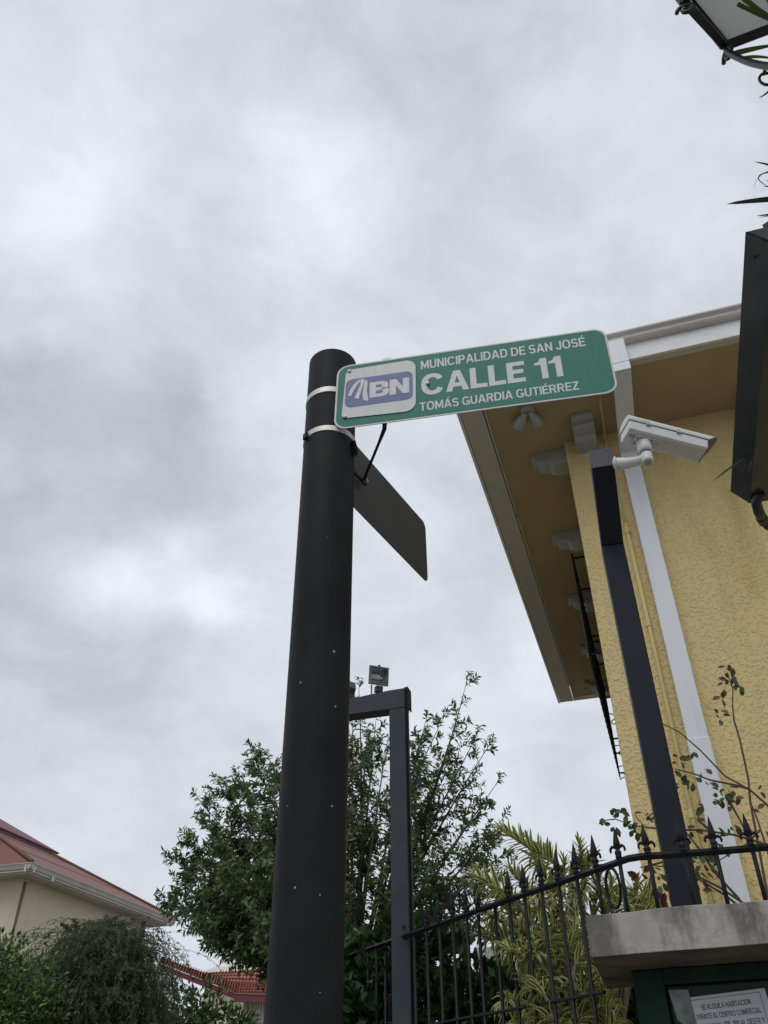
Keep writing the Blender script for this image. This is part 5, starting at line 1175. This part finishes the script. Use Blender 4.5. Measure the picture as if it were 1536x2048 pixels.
# ------------------------------------------------------------------ lantern on its post (top right) and hanging planter
K = np.array([1.071, 1.196, 4.30]); hr = .205
LC = K + az(172) * hr
lamp = thing('street_lantern', 'black six-sided iron lantern with milky panes, seen from below at the top right', 'lantern', (LC[0], LC[1], .13))
def lq(k, r, z): return np.array([LC[0], LC[1], 0]) + az(352 + 60 * k) * r + UP * z
mb = MB(); mb.lathe((LC[0], LC[1], .13), [(.11, 0), (.11, .1), (.06, .16), (.045, .3), (.04, 3.35), (.05, 3.40), (.03, 3.46), (.022, 3.5), (.022, 3.62)], 20); mb.build('post', 'lantern', lamp, smooth=True)
h0, h1, zt_ = hr, hr * 1.22, 4.80
for k in range(6):
    mb = MB(); mb.bar(lq(k, h0, 4.30), lq(k, h1, zt_), .026, .024); mb.build('corner_bar', 'lantern', lamp, bevel=.004)
    mb = MB(); mb.bar(lq(k, h0, 4.30), lq(k + 1, h0, 4.30), .024, .022); mb.build('lower_rail', 'lantern', lamp, bevel=.003)
    mb = MB(); mb.bar(lq(k, h1, zt_), lq(k + 1, h1, zt_), .03, .03); mb.build('upper_rail', 'lantern', lamp, bevel=.003)
    q_ = .965; mb = MB(); mb.add([lq(k, h0 * q_, 4.308), lq(k + 1, h0 * q_, 4.308), lq(k + 1, h1 * q_, zt_ - .01), lq(k, h1 * q_, zt_ - .01)], [(0, 1, 2, 3)]); mb.build('pane', 'lampglass', lamp)
    k0_ = lq(k, h0, 4.29); inn = lq(k, .02, 3.78); mid_ = lq(k, h0 * .75, 4.02)
    if k % 2 == 0:
        mb = MB(); P = [k0_] + bez(k0_ - UP * .03, mid_, inn, 9); mb.tube(P, .0105, 8); mb.build('strut', 'lantern', lamp, smooth=True)
    od_ = az(352 + 60 * k); cce = k0_ - UP * .036 + od_ * .004
    mb = MB(); P = [cce + (od_ * math.cos(t_) + UP * math.sin(t_)) * (.028 - .0026 * t_) for t_ in np.linspace(0, 7.6, 28)]
    mb.tube(P, .0065, 6); mb.build('scroll', 'lantern', lamp, smooth=True)
mb = MB(); mb.add([lq(k, h1 * 1.12, zt_ + .015) for k in range(6)] + [lq(k, .05, zt_ + .20) for k in range(6)], [(k, (k + 1) % 6, 6 + (k + 1) % 6, 6 + k) for k in range(6)] + [tuple(range(6, 12)), tuple(range(6))[::-1]]); mb.build('hood', 'lantern', lamp)
mb = MB(); mb.lathe((LC[0], LC[1], zt_ + .2), [(.03, 0), (.04, .03), (.015, .06), (.02, .09), (.002, .13)], 12); mb.build('finial', 'lantern', lamp, smooth=True)
mb = MB(); mb.lathe((LC[0], LC[1], 4.309), [(.045, 0), (.05, .02), (.035, .05), (.035, .14)], 16); mb.build('lamp_holder', 'camera', lamp, smooth=True)
mb = MB(); c = hz(1534, 158, 4.12); P = [c + A * .020 * math.cos(t_) + UP * .034 * math.sin(t_) for t_ in np.linspace(0, 6.3, 18)]; mb.tube(P, .0045, 6)
mb.tube([hz(1530, 140, 4.14), c + UP * .03], .006, 6); mb.build('hook', 'lantern', lamp, smooth=True)

# planter trough with flared side, carried on a second black post outside the picture
Z4 = 4.0
PT0 = hz(1491, 464, Z4); PT1 = hz(1461, 983, Z4); PB1 = hz(1499, 1014, Z4 - .085)
pdv = PT1 - PT0; PLn = np.linalg.norm(pdv); pdv /= PLn; pw_ = np.cross(pdv, UP); pw_ = pw_ if pw_.dot(A) > 0 else -pw_
inset = (PB1 - PT1).dot(pw_)
plant = thing('hanging_planter', 'long black metal planter trough with flared sides hanging overhead at the right edge', 'planter', PT0)
def tq(l, w, z): return PT0 + pdv * l + pw_ * w + UP * z
WT = .34; dz = -.085
xs_ = (PB1 - PT1).dot(pdv)
sec = [(0, 0), (inset, dz), (WT - inset, dz), (WT, 0), (WT - .006, 0), (WT - inset - .004, dz + .005), (inset + .004, dz + .005), (.006, 0)]
mb = MB(); mb.prism([tq(0, w, z) for w, z in sec], pdv * PLn); mb.build('trough', 'planter', plant)
mb = MB(); mb.prism([tq(PLn - .004, w, z) for w, z in sec[:4]], pdv * .004); mb.prism([tq(-.0, w, z) for w, z in sec[:4]], pdv * .004); mb.build('end_plate', 'planter', plant)
mb = MB(); mb.prism([tq(.02, w, z) for w, z in ((.03, -.02), (WT - .03, -.02), (WT - .05, -.012), (.05, -.012))], pdv * (PLn - .04)); mb.build('soil', 'bark', plant)
zb_ = Z4 - .12
TP = [hz(1512, 1004, zb_ + .02), hz(1517, 1022, zb_), hz(1525, 1040, zb_), hz(1536, 1052, zb_), hz(1552, 1060, zb_), hz(1600, 1068, zb_), hz(1760, 1085, zb_)]
mb = MB(); mb.tube([tq(PLn - .07, inset + .04, dz - .004)] + TP[:3], .024, 12); mb.build('bracket_tube', 'lantern', plant, smooth=True)
mb = MB(); mb.tube(TP[2:], .021, 12); mb.build('bracket_tube', 'lantern', plant, smooth=True)
mb = MB(); mb.tube([TP[2] * .7 + TP[1] * .3, TP[2] * .7 + TP[3] * .3], .0262, 12); mb.build('bracket_collar', 'lantern', plant)
pp = TP[-1]; mb = MB(); mb.tube([(pp[0], pp[1], .13), (pp[0], pp[1], Z4)], .03, 12); mb.build('support_post', 'lantern', plant, smooth=True)
mb = MB(); w0_ = tq(.05, .02, .0); P = [w0_ + pdv * .0 + pw_ * x + UP * z for x, z in ((0, 0), (-.002, .03), (.012, .045), (.026, .035), (.03, 0))]; mb.tube(P, .0014, 5); mb.build('wire_loop', 'screw', plant)
c = hz(1560, 470, Z4 + .03)
pot = thing('flower_pot', 'dark red plastic flower pot standing in the hanging planter', 'pot', c)
mb = MB(); mb.lathe(c + A * .03 - UP * .06, [(.055, 0), (.075, .085), (.080, .085), (.080, .105), (.072, .105), (.068, .09)], 4); mb.build('pot_body', 'redpot', pot, smooth=False)
spider = thing('grass_plant', 'spiky long-bladed grass plant spilling out of the overhead planter', 'plant', tq(PLn * .5, WT * .5, 0))
def blade(P, w, m, parent=spider, tone=.5):
    P = [np.array(p) for p in P]; n_ = len(P); V = []
    for i, p in enumerate(P):
        t_ = P[min(i + 1, n_ - 1)] - P[max(0, i - 1)]; t_ /= np.linalg.norm(t_); v = p - CAM; s_ = np.cross(t_, v / np.linalg.norm(v) + UP * .5); s_ /= np.linalg.norm(s_)
        ww = w * .5 * max(.04, math.sin(math.pi * (.15 + .85 * (1 - i / (n_ - 1))) / 1.7)) if i < n_ - 1 else w * .02
        nn_ = np.cross(s_, t_); V += [p + s_ * ww + nn_ * ww * .25, p, p - s_ * ww + nn_ * ww * .25]
    F = [(i * 3 + j, i * 3 + j + 1, i * 3 + j + 4, i * 3 + j + 3) for i in range(n_ - 1) for j in (0, 1)]
    mb = MB(); mb.add(V, F); o = mb.build('blade', m, parent, smooth=True)
    a = o.data.attributes.new('tone', 'FLOAT', 'POINT'); a.data.foreach_set('value', [tone] * len(V)); return o
def bl(px, w, m, z0=Z4 + .05, z1=Z4, tone=.5, n=9):
    """blade through picture places, its height easing from z0 to z1"""
    P = [hz(x, y, z0 + (z1 - z0) * k / (len(px) - 1)) for k, (x, y) in enumerate(px)]
    if len(P) == 3: P = bez(P[0], P[1] * 2 - (P[0] + P[2]) / 2, P[2], n)
    return blade(P, w, m, tone=tone)
bl([(1640, 392), (1536, 399), (1454, 408)], .022, 'blade_dark', 4.15, 4.25, .3)
bl([(1620, 352), (1560, 335), (1508, 323)], .010, 'blade_dark', 4.15, 4.25, .5)
bl([(1620, 400), (1560, 424), (1513, 431)], .010, 'blade_dark', 4.15, 4.2, .8)
bl([(1600, 400), (1560, 425), (1514, 435)], .005, 'blade_dark', 4.15, 4.2, .8)
bl([(1600, 385), (1560, 376), (1526, 373)], .008, 'blade_dark', 4.15, 4.2, .5)
bl([(1600, 375), (1560, 366), (1532, 361)], .008, 'blade_dark', 4.15, 4.2, .5)
bl([(1580, 340), (1530, 345), (1507, 377)], .0022, 'blade_dark', 4.15, 4.1, .5)
bl([(1600, 340), (1520, 350), (1545, 378)], .0045, 'blade_dark', 4.15, 4.1, .5)
bl([(1560, 150), (1540, 180), (1517, 196)], .008, 'blade_dark', 4.15, 4.1, .3)
bl([(1590, 860), (1520, 895), (1422, 965)], .016, 'blade', 4.06, 3.90, .6)
bl([(1590, 835), (1525, 885), (1497, 948)], .012, 'blade', 4.06, 3.88, .9)
bl([(1580, 860), (1510, 905), (1484, 946)], .008, 'blade', 4.06, 3.90, .9)
bl([(1560, 880), (1500, 950), (1480, 995)], .004, 'blade', 4.06, 3.88, .9)
bl([(1590, 870), (1540, 900), (1505, 955)], .010, 'blade_dark', 4.06, 3.88, .5)
bl([(1600, 480), (1530, 500), (1508, 520)], .016, 'blade', 4.06, 3.95, .1)
bl([(1600, 455), (1550, 462), (1512, 512)], .010, 'blade', 4.06, 3.9, .1)
for k in range(30):                               # blades standing in the trough itself
    l_ = rng.uniform(.15, PLn - .25); w_ = rng.uniform(.20, WT - .04); p = tq(l_, w_, -.01); d = pdv * rng.normal() * .04 + pw_ * rng.uniform(.02, .16)
    blade(bez(p, p + d * .5 + UP * .18, p + d * 1.4 + UP * rng.uniform(.02, .22), 7), .012, 'blade' if k % 2 else 'blade_dark', tone=rng.random())
# a strand of green creeper on the lantern
crp = thing('lantern_creeper', 'thin green creeper strands clinging to the underside of the lantern', 'plant', lq(0, .1, 4.2))
for pts_, w in ((((1456, -40), (1500, 20), (1560, 40)), .016), (((1466, 108), (1500, 98), (1560, 88)), .016), (((1475, 8), (1520, 30), (1580, 60)), .012), (((1480, 118), (1510, 108), (1560, 120)), .010)):
    P = [hz(x, y, 4.24) for x, y in pts_]; blade(bez(P[0], P[1], P[2], 9), w, 'blade', crp, rng.random())
